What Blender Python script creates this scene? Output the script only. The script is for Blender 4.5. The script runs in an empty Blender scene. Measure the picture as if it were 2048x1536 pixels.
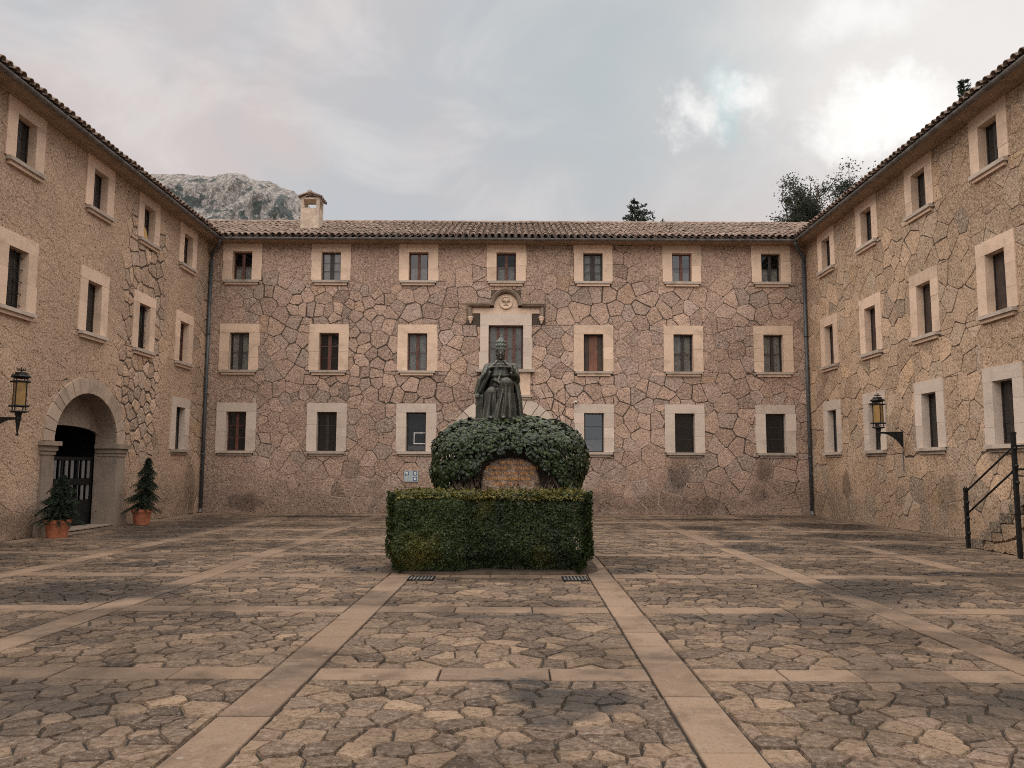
import bpy, bmesh, math, random
import numpy as np
from mathutils import Vector, Matrix, noise as mnoise

random.seed(7)
rng = np.random.default_rng(11)
scene = bpy.context.scene
COL = scene.collection
R = math.radians

# ------------------------------------------------------------------ camera
F_PX, PITCH, YAW, ROLL, EYE = 1599.57, .1036, .0004, .0042, 1.6
cam_d = bpy.data.cameras.new('camera')
cam_d.sensor_width = 36.0
cam_d.lens = F_PX / 2048 * 36
cam_d.clip_end = 6000
cam = bpy.data.objects.new('camera', cam_d)
COL.objects.link(cam)
fw = Vector((math.sin(YAW) * math.cos(PITCH), math.cos(YAW) * math.cos(PITCH), math.sin(PITCH)))
r0 = Vector((math.cos(YAW), -math.sin(YAW), 0))
u0 = r0.cross(fw)
cr = r0 * math.cos(ROLL) + u0 * math.sin(ROLL)
cu = -r0 * math.sin(ROLL) + u0 * math.cos(ROLL)
m = Matrix((cr, cu, -fw)).transposed().to_4x4()
m.translation = (0, 0, EYE)
cam.matrix_world = m
scene.camera = cam

# ------------------------------------------------------------------ world, sun, exposure
SUN_ELEV, SUN_AZ = R(76), R(212)          # azimuth: clockwise from +Y
world = bpy.data.worlds.new('World')
scene.world = world
world.use_nodes = True


class NT:
    """small helper around a node tree"""
    def __init__(self, tree):
        self.t = tree
        self.n = tree.nodes
        self.l = tree.links

    def node(self, kind, **kw):
        n = self.n.new(kind)
        for k, v in kw.items():
            setattr(n, k, v)
        return n

    def put(self, sock, v):
        if v is None:
            return
        if hasattr(v, 'is_output') or isinstance(v, bpy.types.NodeSocket):
            self.l.new(v, sock)
        else:
            sock.default_value = v

    def math(self, op, a, b=None, c=None, clamp=False):
        n = self.node('ShaderNodeMath', operation=op, use_clamp=clamp)
        self.put(n.inputs[0], a)
        self.put(n.inputs[1], b)
        self.put(n.inputs[2], c)
        return n.outputs[0]

    def vmath(self, op, a, b=None, out=0):
        n = self.node('ShaderNodeVectorMath', operation=op)
        self.put(n.inputs[0], a)
        self.put(n.inputs[1], b)
        return n.outputs[out]

    def noise(self, vec, scale, detail=4, rough=.55, dist=0.0, out=0):
        n = self.node('ShaderNodeTexNoise')
        self.put(n.inputs['Vector'], vec)
        n.inputs['Scale'].default_value = scale
        n.inputs['Detail'].default_value = detail
        n.inputs['Roughness'].default_value = rough
        n.inputs['Distortion'].default_value = dist
        return n.outputs[out]

    def voro(self, vec, scale, feature='F1', out='Distance', rand=1.0):
        n = self.node('ShaderNodeTexVoronoi', feature=feature)
        self.put(n.inputs['Vector'], vec)
        n.inputs['Scale'].default_value = scale
        n.inputs['Randomness'].default_value = rand
        return n.outputs[out]

    def ramp(self, v, lo, hi, a=0.0, b=1.0):
        n = self.node('ShaderNodeMapRange', interpolation_type='SMOOTHSTEP')
        self.put(n.inputs[0], v)
        n.inputs[1].default_value = lo
        n.inputs[2].default_value = hi
        n.inputs[3].default_value = a
        n.inputs[4].default_value = b
        return n.outputs[0]

    def mix(self, f, a, b, mode='MIX'):
        n = self.node('ShaderNodeMix', data_type='RGBA', blend_type=mode)
        self.put(n.inputs[0], f)
        for s, v in ((n.inputs[6], a), (n.inputs[7], b)):
            if isinstance(v, tuple):
                v = (*v[:3], 1)
            self.put(s, v)
        return n.outputs[2]

    def scale(self, colr, f):
        n = self.node('ShaderNodeVectorMath', operation='SCALE')
        self.put(n.inputs[0], colr)
        self.put(n.inputs['Scale'], f)
        return n.outputs[0]

    def pos(self):
        return self.node('ShaderNodeNewGeometry').outputs['Position']

    def attr(self, name='tint'):
        n = self.node('ShaderNodeAttribute', attribute_name=name)
        s = self.node('ShaderNodeSeparateColor')
        self.l.new(n.outputs['Color'], s.inputs[0])
        return s.outputs[0], s.outputs[1], s.outputs[2]

    def bump(self, h, strength=.5, dist=.02, normal=None):
        n = self.node('ShaderNodeBump')
        n.inputs['Strength'].default_value = strength
        n.inputs['Distance'].default_value = dist
        self.put(n.inputs['Height'], h)
        if normal is not None:
            self.l.new(normal, n.inputs['Normal'])
        return n.outputs[0]


wt = NT(world.node_tree)
for n in list(wt.n):
    wt.n.remove(n)
w_out = wt.node('ShaderNodeOutputWorld')
w_bg = wt.node('ShaderNodeBackground')
w_bg.inputs['Strength'].default_value = .89
sky = wt.node('ShaderNodeTexSky', sky_type='NISHITA')
sky.sun_disc = False
sky.sun_elevation = SUN_ELEV
sky.sun_rotation = SUN_AZ
sky.air_density = 1.0
sky.dust_density = 2.0
sky.ozone_density = 1.5
clear = wt.scale(sky.outputs[0], .05)
tc = wt.node('ShaderNodeTexCoord').outputs['Generated']
# overcast deck seen as a plane above: stretch towards the horizon
sep = wt.node('ShaderNodeSeparateXYZ')
wt.l.new(tc, sep.inputs[0])
zc = wt.math('ADD', wt.math('MAXIMUM', sep.outputs[2], 0.0), .22)
cmb = wt.node('ShaderNodeCombineXYZ')
wt.l.new(wt.math('DIVIDE', sep.outputs[0], zc), cmb.inputs[0])
wt.l.new(wt.math('DIVIDE', sep.outputs[1], zc), cmb.inputs[1])
cp = cmb.outputs[0]
n1 = wt.noise(cp, 1.1, 4, .55, .5)
n2 = wt.noise(cp, 2.6, 5, .6, .6)
warm, cool = (.230, .208, .206), (.194, .200, .210)
deck = wt.mix(wt.ramp(n1, .42, .56), warm, cool)
deck = wt.mix(wt.ramp(n2, .44, .70, 0, .55), deck, (.285, .272, .268))
warp = wt.vmath('MULTIPLY', wt.vmath('SUBTRACT', wt.noise(tc, 9, 5, .68, 0, 1), (.5, .5, .5)), (.16, .16, .16))
dirw = wt.vmath('ADD', tc, warp)


def lobe(d, ax, r_in, r_out):
    v = wt.vmath('MULTIPLY', wt.vmath('SUBTRACT', dirw, d), ax)
    return wt.ramp(wt.vmath('LENGTH', v, out=1), r_in, r_out, 1.0, 0.0)


# cool break and bright gaps in the deck, above the right hand wing
deck = wt.mix(wt.math('MULTIPLY', lobe((.17, .87, .45), (1, 1, 1.1), .04, .32), .65), deck, (.176, .200, .210))
deck = wt.mix(wt.math('MULTIPLY', lobe((.47, .79, .40), (1, 1, 1), .08, .42), .45), deck, (.310, .297, .286))
deck = wt.mix(wt.math('MULTIPLY', lobe((.243, .875, .416), (2.4, 1, 1), .004, .08), .5), deck, (.155, .245, .262))
for d, ax, a, b, s in (((.412, .828, .377), (.85, .9, 1.9), .02, .094, 1.0),
                       ((.50, .79, .37), (1.0, .9, 1.3), .05, .20, .12),
                       ((.2665, .866, .421), (1, 1, 1.1), .000, .055, .75),
                       ((.211, .891, .400), (1.2, 1, 1), .000, .048, .7),
                       ((.372, .795, .480), (1, 1, 1.3), .00, .07, .6),
                       ((.47, .76, .45), (.8, 1, 1), .05, .26, .30)):
    deck = wt.mix(wt.math('MULTIPLY', lobe(d, ax, a, b), s), deck, (.385, .38, .37))
gap = wt.ramp(n1, .66, .76, 0, .6)
wt.l.new(wt.mix(gap, deck, clear), w_bg.inputs['Color'])
wt.l.new(w_bg.outputs[0], w_out.inputs[0])

unseen_sky_fill_d = bpy.data.lights.new('sun', 'SUN')
unseen_sky_fill_d.energy = 1.5
unseen_sky_fill_d.angle = R(120)  # widened into an unseen bright overhead sky that fills the walls
unseen_sky_fill_d.color = (1.0, .92, .82)
sun = bpy.data.objects.new('sun', unseen_sky_fill_d)
COL.objects.link(sun)
sv = Vector((math.sin(SUN_AZ) * math.cos(SUN_ELEV), math.cos(SUN_AZ) * math.cos(SUN_ELEV), math.sin(SUN_ELEV)))
sun.rotation_euler = sv.to_track_quat('Z', 'Y').to_euler()

vs = scene.view_settings
vs.view_transform = 'Standard'
vs.look = 'None'
vs.gamma = 1
vs.use_curve_mapping = False
vs.exposure = 1.63
scene.render.engine = 'CYCLES'
scene.cycles.use_denoising = False
scene.cycles.pixel_filter_type = 'BLACKMAN_HARRIS'
scene.cycles.filter_width = 1.05
scene.cycles.max_bounces = 5
scene.cycles.diffuse_bounces = 3
scene.cycles.glossy_bounces = 3
scene.cycles.transparent_max_bounces = 12

# ------------------------------------------------------------------ object helpers
WORIG = {}


def reg(o, origin, parent):
    po = WORIG[parent.name] if parent else Vector((0, 0, 0))
    o.location = Vector(origin) - po
    if parent:
        o.parent = parent
    COL.objects.link(o)
    WORIG[o.name] = Vector(origin)
    return o


def tag(o, label=None, cat=None, group=None, kind=None):
    for k, v in (('label', label), ('category', cat), ('group', group), ('kind', kind)):
        if v:
            o[k] = v
    return o


def empty(name, loc, parent=None):
    o = bpy.data.objects.new(name, None)
    o.empty_display_size = .2
    return reg(o, loc, parent)


class MB:
    """collects geometry in world coordinates and links it as one mesh object"""
    def __init__(self):
        self.v, self.f, self.t = [], [], []

    def add(self, vs_, fs_, tint=(.5, .5, .5)):
        o = len(self.v)
        self.v.extend([tuple(p) for p in vs_])
        if isinstance(tint, list):
            self.t.extend(tint)
        else:
            self.t.extend([tint] * len(vs_))
        self.f.extend([tuple(i + o for i in f) for f in fs_])

    def hexa(self, c, tint=(.5, .5, .5)):
        # c: 8 corners, bottom ring then top ring
        self.add(c, [(0, 3, 2, 1), (4, 5, 6, 7), (0, 1, 5, 4), (1, 2, 6, 5), (2, 3, 7, 6), (3, 0, 4, 7)], tint)

    def box(self, a, b, tint=(.5, .5, .5)):
        x0, y0, z0 = a
        x1, y1, z1 = b
        self.hexa([(x0, y0, z0), (x1, y0, z0), (x1, y1, z0), (x0, y1, z0),
                   (x0, y0, z1), (x1, y0, z1), (x1, y1, z1), (x0, y1, z1)], tint)

    def tube(self, pts, rad, n=8, tint=(.5, .5, .5), cap=True):
        pts = [Vector(p) for p in pts]
        rads = rad if isinstance(rad, (list, tuple)) else [rad] * len(pts)
        rings = []
        up = Vector((0, 0, 1))
        for i, p in enumerate(pts):
            d = (pts[min(i + 1, len(pts) - 1)] - pts[max(i - 1, 0)]).normalized()
            a = d.cross(up)
            if a.length < .05:
                a = d.cross(Vector((1, 0, 0)))
            a.normalize()
            b = a.cross(d).normalized()
            rings.append([p + (a * math.cos(2 * math.pi * k / n) + b * math.sin(2 * math.pi * k / n)) * rads[i] for k in range(n)])
        self.loft(rings, cap, tint)

    def loft(self, rings, cap=True, tint=(.5, .5, .5)):
        n = len(rings[0])
        vs_ = [p for r_ in rings for p in r_]
        fs_ = []
        for i in range(len(rings) - 1):
            for k in range(n):
                k2 = (k + 1) % n
                fs_.append((i * n + k, i * n + k2, (i + 1) * n + k2, (i + 1) * n + k))
        if cap:
            fs_.append(tuple(reversed(range(n))))
            fs_.append(tuple((len(rings) - 1) * n + k for k in range(n)))
        self.add(vs_, fs_, tint)

    def lathe(self, c, prof, n=20, tint=(.5, .5, .5), cap=True):
        cx, cy, cz = c
        self.loft([[(cx + r_ * math.cos(2 * math.pi * k / n), cy + r_ * math.sin(2 * math.pi * k / n), cz + z)
                    for k in range(n)] for r_, z in prof], cap, tint)

    def build(self, name, mat, parent=None, origin=None, smooth=False, fixn=False, kind=None):
        if origin is None:
            origin = WORIG[parent.name] if parent else (0, 0, 0)
        me = bpy.data.meshes.new(name)
        a = np.array(self.v, dtype=np.float64).reshape(-1, 3) - np.array(tuple(origin))
        me.from_pydata([tuple(p) for p in a], [], self.f)
        at = me.attributes.new('tint', 'FLOAT_COLOR', 'POINT')
        t4 = np.ones((len(self.v), 4), dtype=np.float32)
        t4[:, :3] = np.array(self.t, dtype=np.float32).reshape(-1, 3)
        at.data.foreach_set('color', t4.ravel())
        if fixn:
            bm = bmesh.new()
            bm.from_mesh(me)
            bmesh.ops.recalc_face_normals(bm, faces=bm.faces)
            bm.to_mesh(me)
            bm.free()
        if smooth:
            me.polygons.foreach_set('use_smooth', [True] * len(me.polygons))
        me.materials.append(mat)
        o = bpy.data.objects.new(name, me)
        reg(o, origin, parent)
        if kind:
            o['kind'] = kind
        return o


def srgb(r, g, b):
    return tuple(((c / 255) / 12.92 if c / 255 <= .04045 else ((c / 255 + .055) / 1.055) ** 2.4) for c in (r, g, b))


# ------------------------------------------------------------------ materials
def mat_new(name):
    mt = bpy.data.materials.new(name)
    mt.use_nodes = True
    nt = NT(mt.node_tree)
    for n in list(nt.n):
        nt.n.remove(n)
    out = nt.node('ShaderNodeOutputMaterial')
    bs = nt.node('ShaderNodeBsdfPrincipled')
    nt.l.new(bs.outputs[0], out.inputs[0])
    return mt, nt, bs


def stains(nt, items, axes, p, warp_amt=.5, wscale=1.2):
    """soft irregular patches at world places; items: (a, b, ra, rb)"""
    w = nt.vmath('MULTIPLY', nt.vmath('SUBTRACT', nt.noise(p, wscale, 4, .6, 0, 1), (.5, .5, .5)), (warp_amt * 2,) * 3)
    q = nt.vmath('ADD', p, w)
    acc = None
    for it in items:
        a, b, ra, rb = it[:4]
        s = it[4] if len(it) > 4 else 1.0
        if axes == 'xy':
            c, sc = (a, b, 0), (1 / ra, 1 / rb, 0)
        elif axes == 'xz':
            c, sc = (a, 0, b), (1 / ra, 0, 1 / rb)
        else:
            c, sc = (0, a, b), (0, 1 / ra, 1 / rb)
        d = nt.vmath('LENGTH', nt.vmath('MULTIPLY', nt.vmath('SUBTRACT', q, c), sc), out=1)
        f = nt.ramp(d, .55, 1.05, s, 0.0)
        acc = f if acc is None else nt.math('MAXIMUM', acc, f)
    return acc


def rubble_mat(name, base, alt, dark_items=(), axes='xz', grain=1.0):
    """pitted conglomerate stone; tint.r = lightness, tint.g = hue towards alt"""
    mt, nt, bs = mat_new(name)
    p = nt.pos()
    tr, tg, tb = nt.attr()
    c = nt.mix(tg, base, alt)
    c = nt.mix(nt.ramp(tb, .62, .9, 0, .6), c, (base[0] * .84, base[1] * .95, base[2] * 1.05))
    c = nt.scale(c, nt.math('ADD', nt.math('MULTIPLY', tr, .72), .64))
    big = nt.noise(p, .45, 2, .5)
    c = nt.scale(c, nt.ramp(big, .3, .7, .88, 1.10))
    med = nt.noise(p, 4.5, 3, .65)
    fine = nt.noise(p, 17, 4, .82)
    pits = nt.voro(p, 8.5, 'F1')
    c = nt.mix(nt.ramp(med, .50, .70, 0, .5), c, nt.scale(c, 1.25))
    c = nt.mix(nt.ramp(fine, .485, .40, 0, .72), c, nt.scale(c, .40))
    c = nt.mix(nt.ramp(fine, .52, .61, 0, .62), c, (.64, .52, .42))
    pm = nt.math('MULTIPLY', nt.ramp(pits, .26, .10), nt.ramp(med, .50, .40))
    c = nt.mix(nt.math('MULTIPLY', pm, .75), c, nt.scale(c, .25))
    if dark_items:
        s = stains(nt, dark_items, axes, p, .35, 1.6)
        c = nt.mix(nt.math('MULTIPLY', s, .62), c, nt.mix(.5, nt.scale(c, .45), (.05, .042, .036)))
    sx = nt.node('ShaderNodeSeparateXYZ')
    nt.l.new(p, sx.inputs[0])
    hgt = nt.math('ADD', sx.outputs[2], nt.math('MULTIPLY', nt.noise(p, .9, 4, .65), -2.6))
    c = nt.mix(nt.ramp(hgt, .55, -1.0, 0, .62), c, nt.scale(c, .50))  # fading light at the wall foot put into the colour, edged like damp
    nt.put(bs.inputs['Base Color'], c)
    bs.inputs['Roughness'].default_value = .92
    bs.inputs['Specular IOR Level'].default_value = .25
    h = nt.math('ADD', nt.math('MULTIPLY', med, .9), nt.math('SUBTRACT', nt.math('MULTIPLY', fine, .8), nt.math('MULTIPLY', pm, .6)))
    nt.put(bs.inputs['Normal'], nt.bump(h, .9 * grain, .06))
    return mt


def mortar_mat():
    mt, nt, bs = mat_new('mortar')
    p = nt.pos()
    sx = nt.node('ShaderNodeSeparateXYZ')
    nt.l.new(p, sx.inputs[0])
    low = nt.math('MULTIPLY', nt.ramp(sx.outputs[2], 1.9, .9), nt.ramp(nt.noise(p, .8, 3), .42, .55))
    hi = nt.noise(p, 1.1, 3)
    c = nt.mix(nt.ramp(hi, .50, .68, 0, .8), (.075, .055, .043), (.24, .175, .13))
    tr, tg, tb = nt.attr()
    c = nt.mix(nt.ramp(tr, .10, .42), (.30, .212, .155), c)
    c = nt.mix(low, c, (.44, .36, .30))
    c = nt.scale(c, nt.ramp(nt.noise(p, 25, 3, .7), .3, .7, .7, 1.25))
    nt.put(bs.inputs['Base Color'], c)
    bs.inputs['Roughness'].default_value = .95
    nt.put(bs.inputs['Normal'], nt.bump(nt.noise(p, 22, 4, .7), .6, .02))
    return mt


def ashlar_mat(name, base, stain_amt=.35):
    mt, nt, bs = mat_new(name)
    p = nt.pos()
    tr, tg, tb = nt.attr()
    c = nt.scale(base, nt.math('ADD', nt.math('MULTIPLY', tr, .36), .82)) if False else None
    n = nt.node('ShaderNodeRGB')
    n.outputs[0].default_value = (*base, 1)
    c = nt.scale(n.outputs[0], nt.math('ADD', nt.math('MULTIPLY', tr, .34), .83))
    c = nt.mix(nt.ramp(nt.noise(p, 2.2, 5, .6), .46, .70, 0, stain_amt), c, nt.scale(c, .58))
    c = nt.mix(nt.ramp(nt.noise(p, 5, 4, .6), .5, .7, 0, .4), c, (base[0] * 1.15, base[1] * 1.12, base[2] * 1.1))
    c = nt.mix(nt.ramp(nt.noise(p, 28, 3, .7), .42, .30, 0, .45), c, nt.scale(c, .62))
    nt.put(bs.inputs['Base Color'], c)
    bs.inputs['Roughness'].default_value = .88
    bs.inputs['Specular IOR Level'].default_value = .25
    nt.put(bs.inputs['Normal'], nt.bump(nt.math('ADD', nt.noise(p, 7, 4, .6), nt.math('MULTIPLY', nt.noise(p, 40, 3, .7), .5)), .4, .02))
    return mt


def simple_mat(name, base, rough=.6, metal=0.0, var=.25, scale=8, bump=.2, spec=.4, bdist=.01):
    mt, nt, bs = mat_new(name)
    p = nt.pos()
    n = nt.node('ShaderNodeRGB')
    n.outputs[0].default_value = (*base, 1)
    c = nt.scale(n.outputs[0], nt.ramp(nt.noise(p, scale, 4, .6), .3, .7, 1 - var, 1 + var))
    nt.put(bs.inputs['Base Color'], c)
    bs.inputs['Roughness'].default_value = rough
    bs.inputs['Metallic'].default_value = metal
    bs.inputs['Specular IOR Level'].default_value = spec
    if bump:
        nt.put(bs.inputs['Normal'], nt.bump(nt.noise(p, scale * 4, 4, .6), bump, bdist))
    return mt


WET = [(7.1, 12.4, 1.2, .35), (8.9, 22.6, 1.5, 1.6), (7.9, 19.3, 1.5, .9), (8.1, 16.6, 1.0, .8), (5.1, 21.6, .75, 1.0),
       (4.95, 16.3, .8, 1.0), (5.2, 19.0, .6, .9), (4.9, 10.8, 1.2, 1.1), (-5.4, 10.5, 1.6, 1.15), (-8.6, 21.5, 1.5, 5.0, .75),
       (-9.3, 14.0, 1.3, 1.2, .7), (-6.0, 13.4, .55, .5), (-6.2, 26.0, 2.4, .6), (5.9, 25.2, 2.8, .5), (.42, 5.72, .55, .42), (.30, 5.3, .35, .25, .8),
       (4.0, 5.4, 1.3, .8, .7), (-3.4, 5.5, .9, .9, .6), (1.9, 12.8, .45, .4), (.1, 6.2, .5, .12), (2.6, 8.7, 1.0, .35, .7), (-2.3, 12.9, .5, .4, .9),
       (0, 8.85, 1.2, .2, .6)]


def paving_mat(name, base, alt, slab=False):
    mt, nt, bs = mat_new(name)
    p = nt.pos()
    tr, tg, tb = nt.attr()
    c = nt.mix(tg, base, alt)
    c = nt.scale(c, nt.math('ADD', nt.math('MULTIPLY', tr, .78 if not slab else .36), .56 if not slab else .80))
    fine = nt.noise(p, 21 if not slab else 40, 4, .82)
    med = nt.noise(p, 6, 3, .6)
    if not slab:
        c = nt.mix(nt.ramp(fine, .485, .40, 0, .7), c, nt.scale(c, .40))
        c = nt.mix(nt.ramp(fine, .53, .62, 0, .55), c, (.285, .228, .182))
        c = nt.mix(nt.ramp(med, .52, .7, 0, .4), c, nt.scale(c, .6))
    else:
        c = nt.mix(nt.ramp(fine, .47, .38, 0, .6), c, nt.scale(c, .55))
        c = nt.mix(nt.ramp(nt.noise(p, 1.6, 5, .7), .47, .66, 0, .65), c, nt.scale(c, .60))
        c = nt.mix(nt.ramp(nt.noise(p, 9, 4, .7), .55, .64, 0, .4), c, (.24, .19, .15))
        lich = nt.voro(p, 5.5, 'F1')
        c = nt.mix(nt.math('MULTIPLY', nt.ramp(lich, .16, .08), nt.ramp(nt.noise(p, .8, 3), .5, .62, 0, .7)), c, (.29, .25, .205))
    damp = nt.ramp(nt.noise(p, .4, 4, .6), .46, .62, 0, .45)
    c = nt.scale(c, nt.math('SUBTRACT', 1.0, damp))
    wet = stains(nt, WET, 'xy', p, .45, 1.3)
    wet = nt.math('MULTIPLY', wet, nt.ramp(nt.noise(p, 3.2, 4, .6), .28, .46, .3, 1.0))
    c = nt.mix(wet, c, nt.mix(.4, nt.scale(c, .24), (.016, .011, .008)))
    nt.put(bs.inputs['Base Color'], c)
    rough = nt.math('SUBTRACT', .86, nt.math('MULTIPLY', wet, nt.ramp(med, .35, .6, .30, .58)))
    nt.put(bs.inputs['Roughness'], rough)
    nt.put(bs.inputs['Specular IOR Level'], nt.math('ADD', .25, nt.math('MULTIPLY', wet, .22)))
    h = nt.math('ADD', fine, nt.math('MULTIPLY', med, .8))
    nt.put(bs.inputs['Normal'], nt.bump(h, .75 if not slab else .3, .03 if not slab else .015))
    return mt


def leaf_mat(name, dark, light, tip, rough=.5, spec=.35, trans=.15):
    mt, nt, bs = mat_new(name)
    tr, tg, tb = nt.attr()
    c = nt.mix(tr, dark, light)
    c = nt.mix(tg, c, tip)
    nt.put(bs.inputs['Base Color'], c)
    bs.inputs['Roughness'].default_value = rough
    bs.inputs['Specular IOR Level'].default_value = spec
    if trans:
        tl = nt.node('ShaderNodeBsdfTranslucent')
        nt.put(tl.inputs['Color'], c)
        mx = nt.node('ShaderNodeMixShader')
        mx.inputs[0].default_value = trans
        nt.l.new(bs.outputs[0], mx.inputs[1])
        nt.l.new(tl.outputs[0], mx.inputs[2])
        out = [n for n in nt.n if n.type == 'OUTPUT_MATERIAL'][0]
        nt.l.new(mx.outputs[0], out.inputs[0])
    return mt


def glass_mat(name, tintc=(.90, .92, .91), refl=1.0):
    mt, nt, bs = mat_new(name)
    nt.n.remove(bs)
    tr_ = nt.node('ShaderNodeBsdfTransparent')
    tr_.inputs[0].default_value = (*tintc, 1)
    gl = nt.node('ShaderNodeBsdfGlossy')
    gl.inputs['Roughness'].default_value = .0
    gl.inputs['Color'].default_value = (1, 1, 1, 1)
    fr = nt.node('ShaderNodeFresnel')
    fr.inputs[0].default_value = 1.6
    p = nt.pos()
    nt.put(gl.inputs['Normal'], nt.bump(nt.noise(p, 2.5, 2), .04, .05))
    mx = nt.node('ShaderNodeMixShader')
    nt.l.new(nt.math('MULTIPLY', fr.outputs[0], refl, clamp=True), mx.inputs[0])
    nt.l.new(tr_.outputs[0], mx.inputs[1])
    nt.l.new(gl.outputs[0], mx.inputs[2])
    out = [n for n in nt.n if n.type == 'OUTPUT_MATERIAL'][0]
    nt.l.new(mx.outputs[0], out.inputs[0])
    return mt


def tile_mat():
    mt, nt, bs = mat_new('roof_tile')
    p = nt.pos()
    tr, tg, tb = nt.attr()
    oi = nt.node('ShaderNodeObjectInfo')
    v = nt.math('FRACT', nt.math('ADD', tr, nt.math('MULTIPLY', oi.outputs['Random'], 3.7)))
    c = nt.mix(v, (.195, .128, .100), (.31, .235, .19))
    lich = nt.noise(p, 5, 5, .65)
    c = nt.mix(nt.ramp(lich, .50, .68, 0, .8), c, (.105, .085, .07))
    c = nt.mix(nt.ramp(nt.noise(p, .35, 3), .45, .65, 0, .6), c, nt.scale(c, .62))
    c = nt.mix(nt.ramp(nt.noise(p, 14, 3), .58, .7, 0, .6), c, (.45, .40, .33))
    c = nt.mix(nt.ramp(tg, .6, .9), c, (.085, .060, .048))  # channels coloured darker to deepen the shade between the tiles
    nt.put(bs.inputs['Base Color'], c)
    bs.inputs['Roughness'].default_value = .9
    nt.put(bs.inputs['Normal'], nt.bump(nt.noise(p, 25, 4), .4, .01))
    return mt


M = {}
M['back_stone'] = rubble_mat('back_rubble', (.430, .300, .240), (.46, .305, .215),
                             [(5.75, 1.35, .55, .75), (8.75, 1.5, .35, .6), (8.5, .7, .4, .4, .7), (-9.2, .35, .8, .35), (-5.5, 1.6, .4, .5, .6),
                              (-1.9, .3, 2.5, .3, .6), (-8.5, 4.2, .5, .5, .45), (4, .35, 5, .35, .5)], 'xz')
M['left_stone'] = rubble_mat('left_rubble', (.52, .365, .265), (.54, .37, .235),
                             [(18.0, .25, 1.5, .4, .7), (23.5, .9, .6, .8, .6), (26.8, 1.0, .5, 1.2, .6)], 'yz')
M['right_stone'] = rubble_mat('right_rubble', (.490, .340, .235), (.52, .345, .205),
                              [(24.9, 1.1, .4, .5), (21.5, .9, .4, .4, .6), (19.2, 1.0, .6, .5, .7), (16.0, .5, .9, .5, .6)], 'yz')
M['mortar'] = mortar_mat()
M['ashlar_u'] = ashlar_mat('ashlar_upper', (.68, .510, .395), .42)
M['ashlar_m'] = ashlar_mat('ashlar_middle', (.66, .495, .380), .52)
M['ashlar_d'] = ashlar_mat('ashlar_lower', (.58, .485, .415), .3)
M['arch'] = ashlar_mat('arch_stone', (.40, .31, .245), .6)
M['arch_dark'] = ashlar_mat('weathered_shaded_arch', (.27, .215, .175), .7)  # dirty stone, with the shade of the reveal darkened into the colour
M['sill'] = ashlar_mat('sill_stone', (.44, .37, .315), .75)
M['cornice'] = ashlar_mat('cornice_stone', (.36, .265, .195), .6)
M['corn_dark'] = ashlar_mat('pediment_moulding', (.27, .21, .165), .8)
M['wood_brown'] = simple_mat('brown_timber', (.115, .045, .032), .55, var=.3, scale=6)
M['wood_dark'] = simple_mat('dark_timber', (.035, .026, .023), .55, var=.3, scale=6)
M['board'] = simple_mat('shutter_board', (.16, .072, .048), .6, var=.25, scale=5)
M['board_dark'] = simple_mat('dark_shutter_board', (.05, .034, .028), .6, var=.3, scale=5)
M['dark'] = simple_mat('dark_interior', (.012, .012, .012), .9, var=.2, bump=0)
M['grey_blind'] = simple_mat('grey_blind', (.17, .165, .165), .9, var=.1, bump=0)
M['tan_board'] = simple_mat('tan_board', (.52, .33, .13), .7, var=.2)
M['curtain'] = simple_mat('net_curtain', (.36, .345, .335), .95, var=.2, scale=3, bump=0)
M['glass'] = glass_mat('window_glass', refl=.9)
M['glass_sky'] = glass_mat('reflecting_glass', refl=3.2)
mt, nt, bs = mat_new('unlit_window_glass')
bs.inputs['Base Color'].default_value = (.014, .015, .016, 1)
bs.inputs['Roughness'].default_value = .04
bs.inputs['IOR'].default_value = 1.5
nt.put(bs.inputs['Normal'], nt.bump(nt.noise(nt.pos(), 2.5, 2), .04, .05))
M['glass_dark'] = mt
M['iron'] = simple_mat('wrought_iron', (.018, .019, .020), .5, metal=.5, var=.3, scale=20, bump=.3)
M['zinc'] = simple_mat('zinc_sheet', (.17, .16, .155), .6, metal=.3, var=.35, scale=4, bump=.1)
M['zinc_blue'] = simple_mat('painted_downpipe', (.085, .095, .105), .5, metal=.2, var=.25, scale=3, bump=.1)
M['tile'] = tile_mat()
M['terracotta'] = simple_mat('terracotta', (.36, .125, .065), .85, var=.25, scale=7, bump=.3)
M['soil'] = simple_mat('soil', (.05, .035, .025), 1, var=.4, bump=.6)
M['bark'] = simple_mat('bark', (.085, .065, .05), .95, var=.4, scale=10, bump=.8, bdist=.03)
M['white_paint'] = simple_mat('white_plastic', (.75, .75, .73), .4, var=.05, bump=0)
M['stucco'] = simple_mat('chimney_stucco', (.48, .385, .31), .95, var=.22, scale=4, bump=.5)
M['paving'] = paving_mat('flagstone', (.130, .093, .070), (.215, .150, .102))
M['slab'] = paving_mat('paving_slab', (.220, .152, .106), (.195, .140, .103), True)
M['joint'] = simple_mat('paving_joint', (.022, .017, .014), .95, var=.5, scale=3, bump=.6)
mt, nt, bs = mat_new('paving_joint')
p = nt.pos()
c = nt.mix(nt.ramp(nt.noise(p, 1.4, 4, .6), .50, .62), (.016, .012, .010), (.022, .022, .010))
c = nt.scale(c, nt.ramp(nt.noise(p, 30, 3, .7), .3, .7, .6, 1.5))
nt.put(bs.inputs['Base Color'], c)
bs.inputs['Roughness'].default_value = .95
nt.put(bs.inputs['Normal'], nt.bump(nt.noise(p, 40, 3, .7), .8, .02))
M['joint'] = mt
M['terrain'] = simple_mat('terrain_soil', (.12, .11, .06), 1, var=.4, scale=.2)

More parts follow.
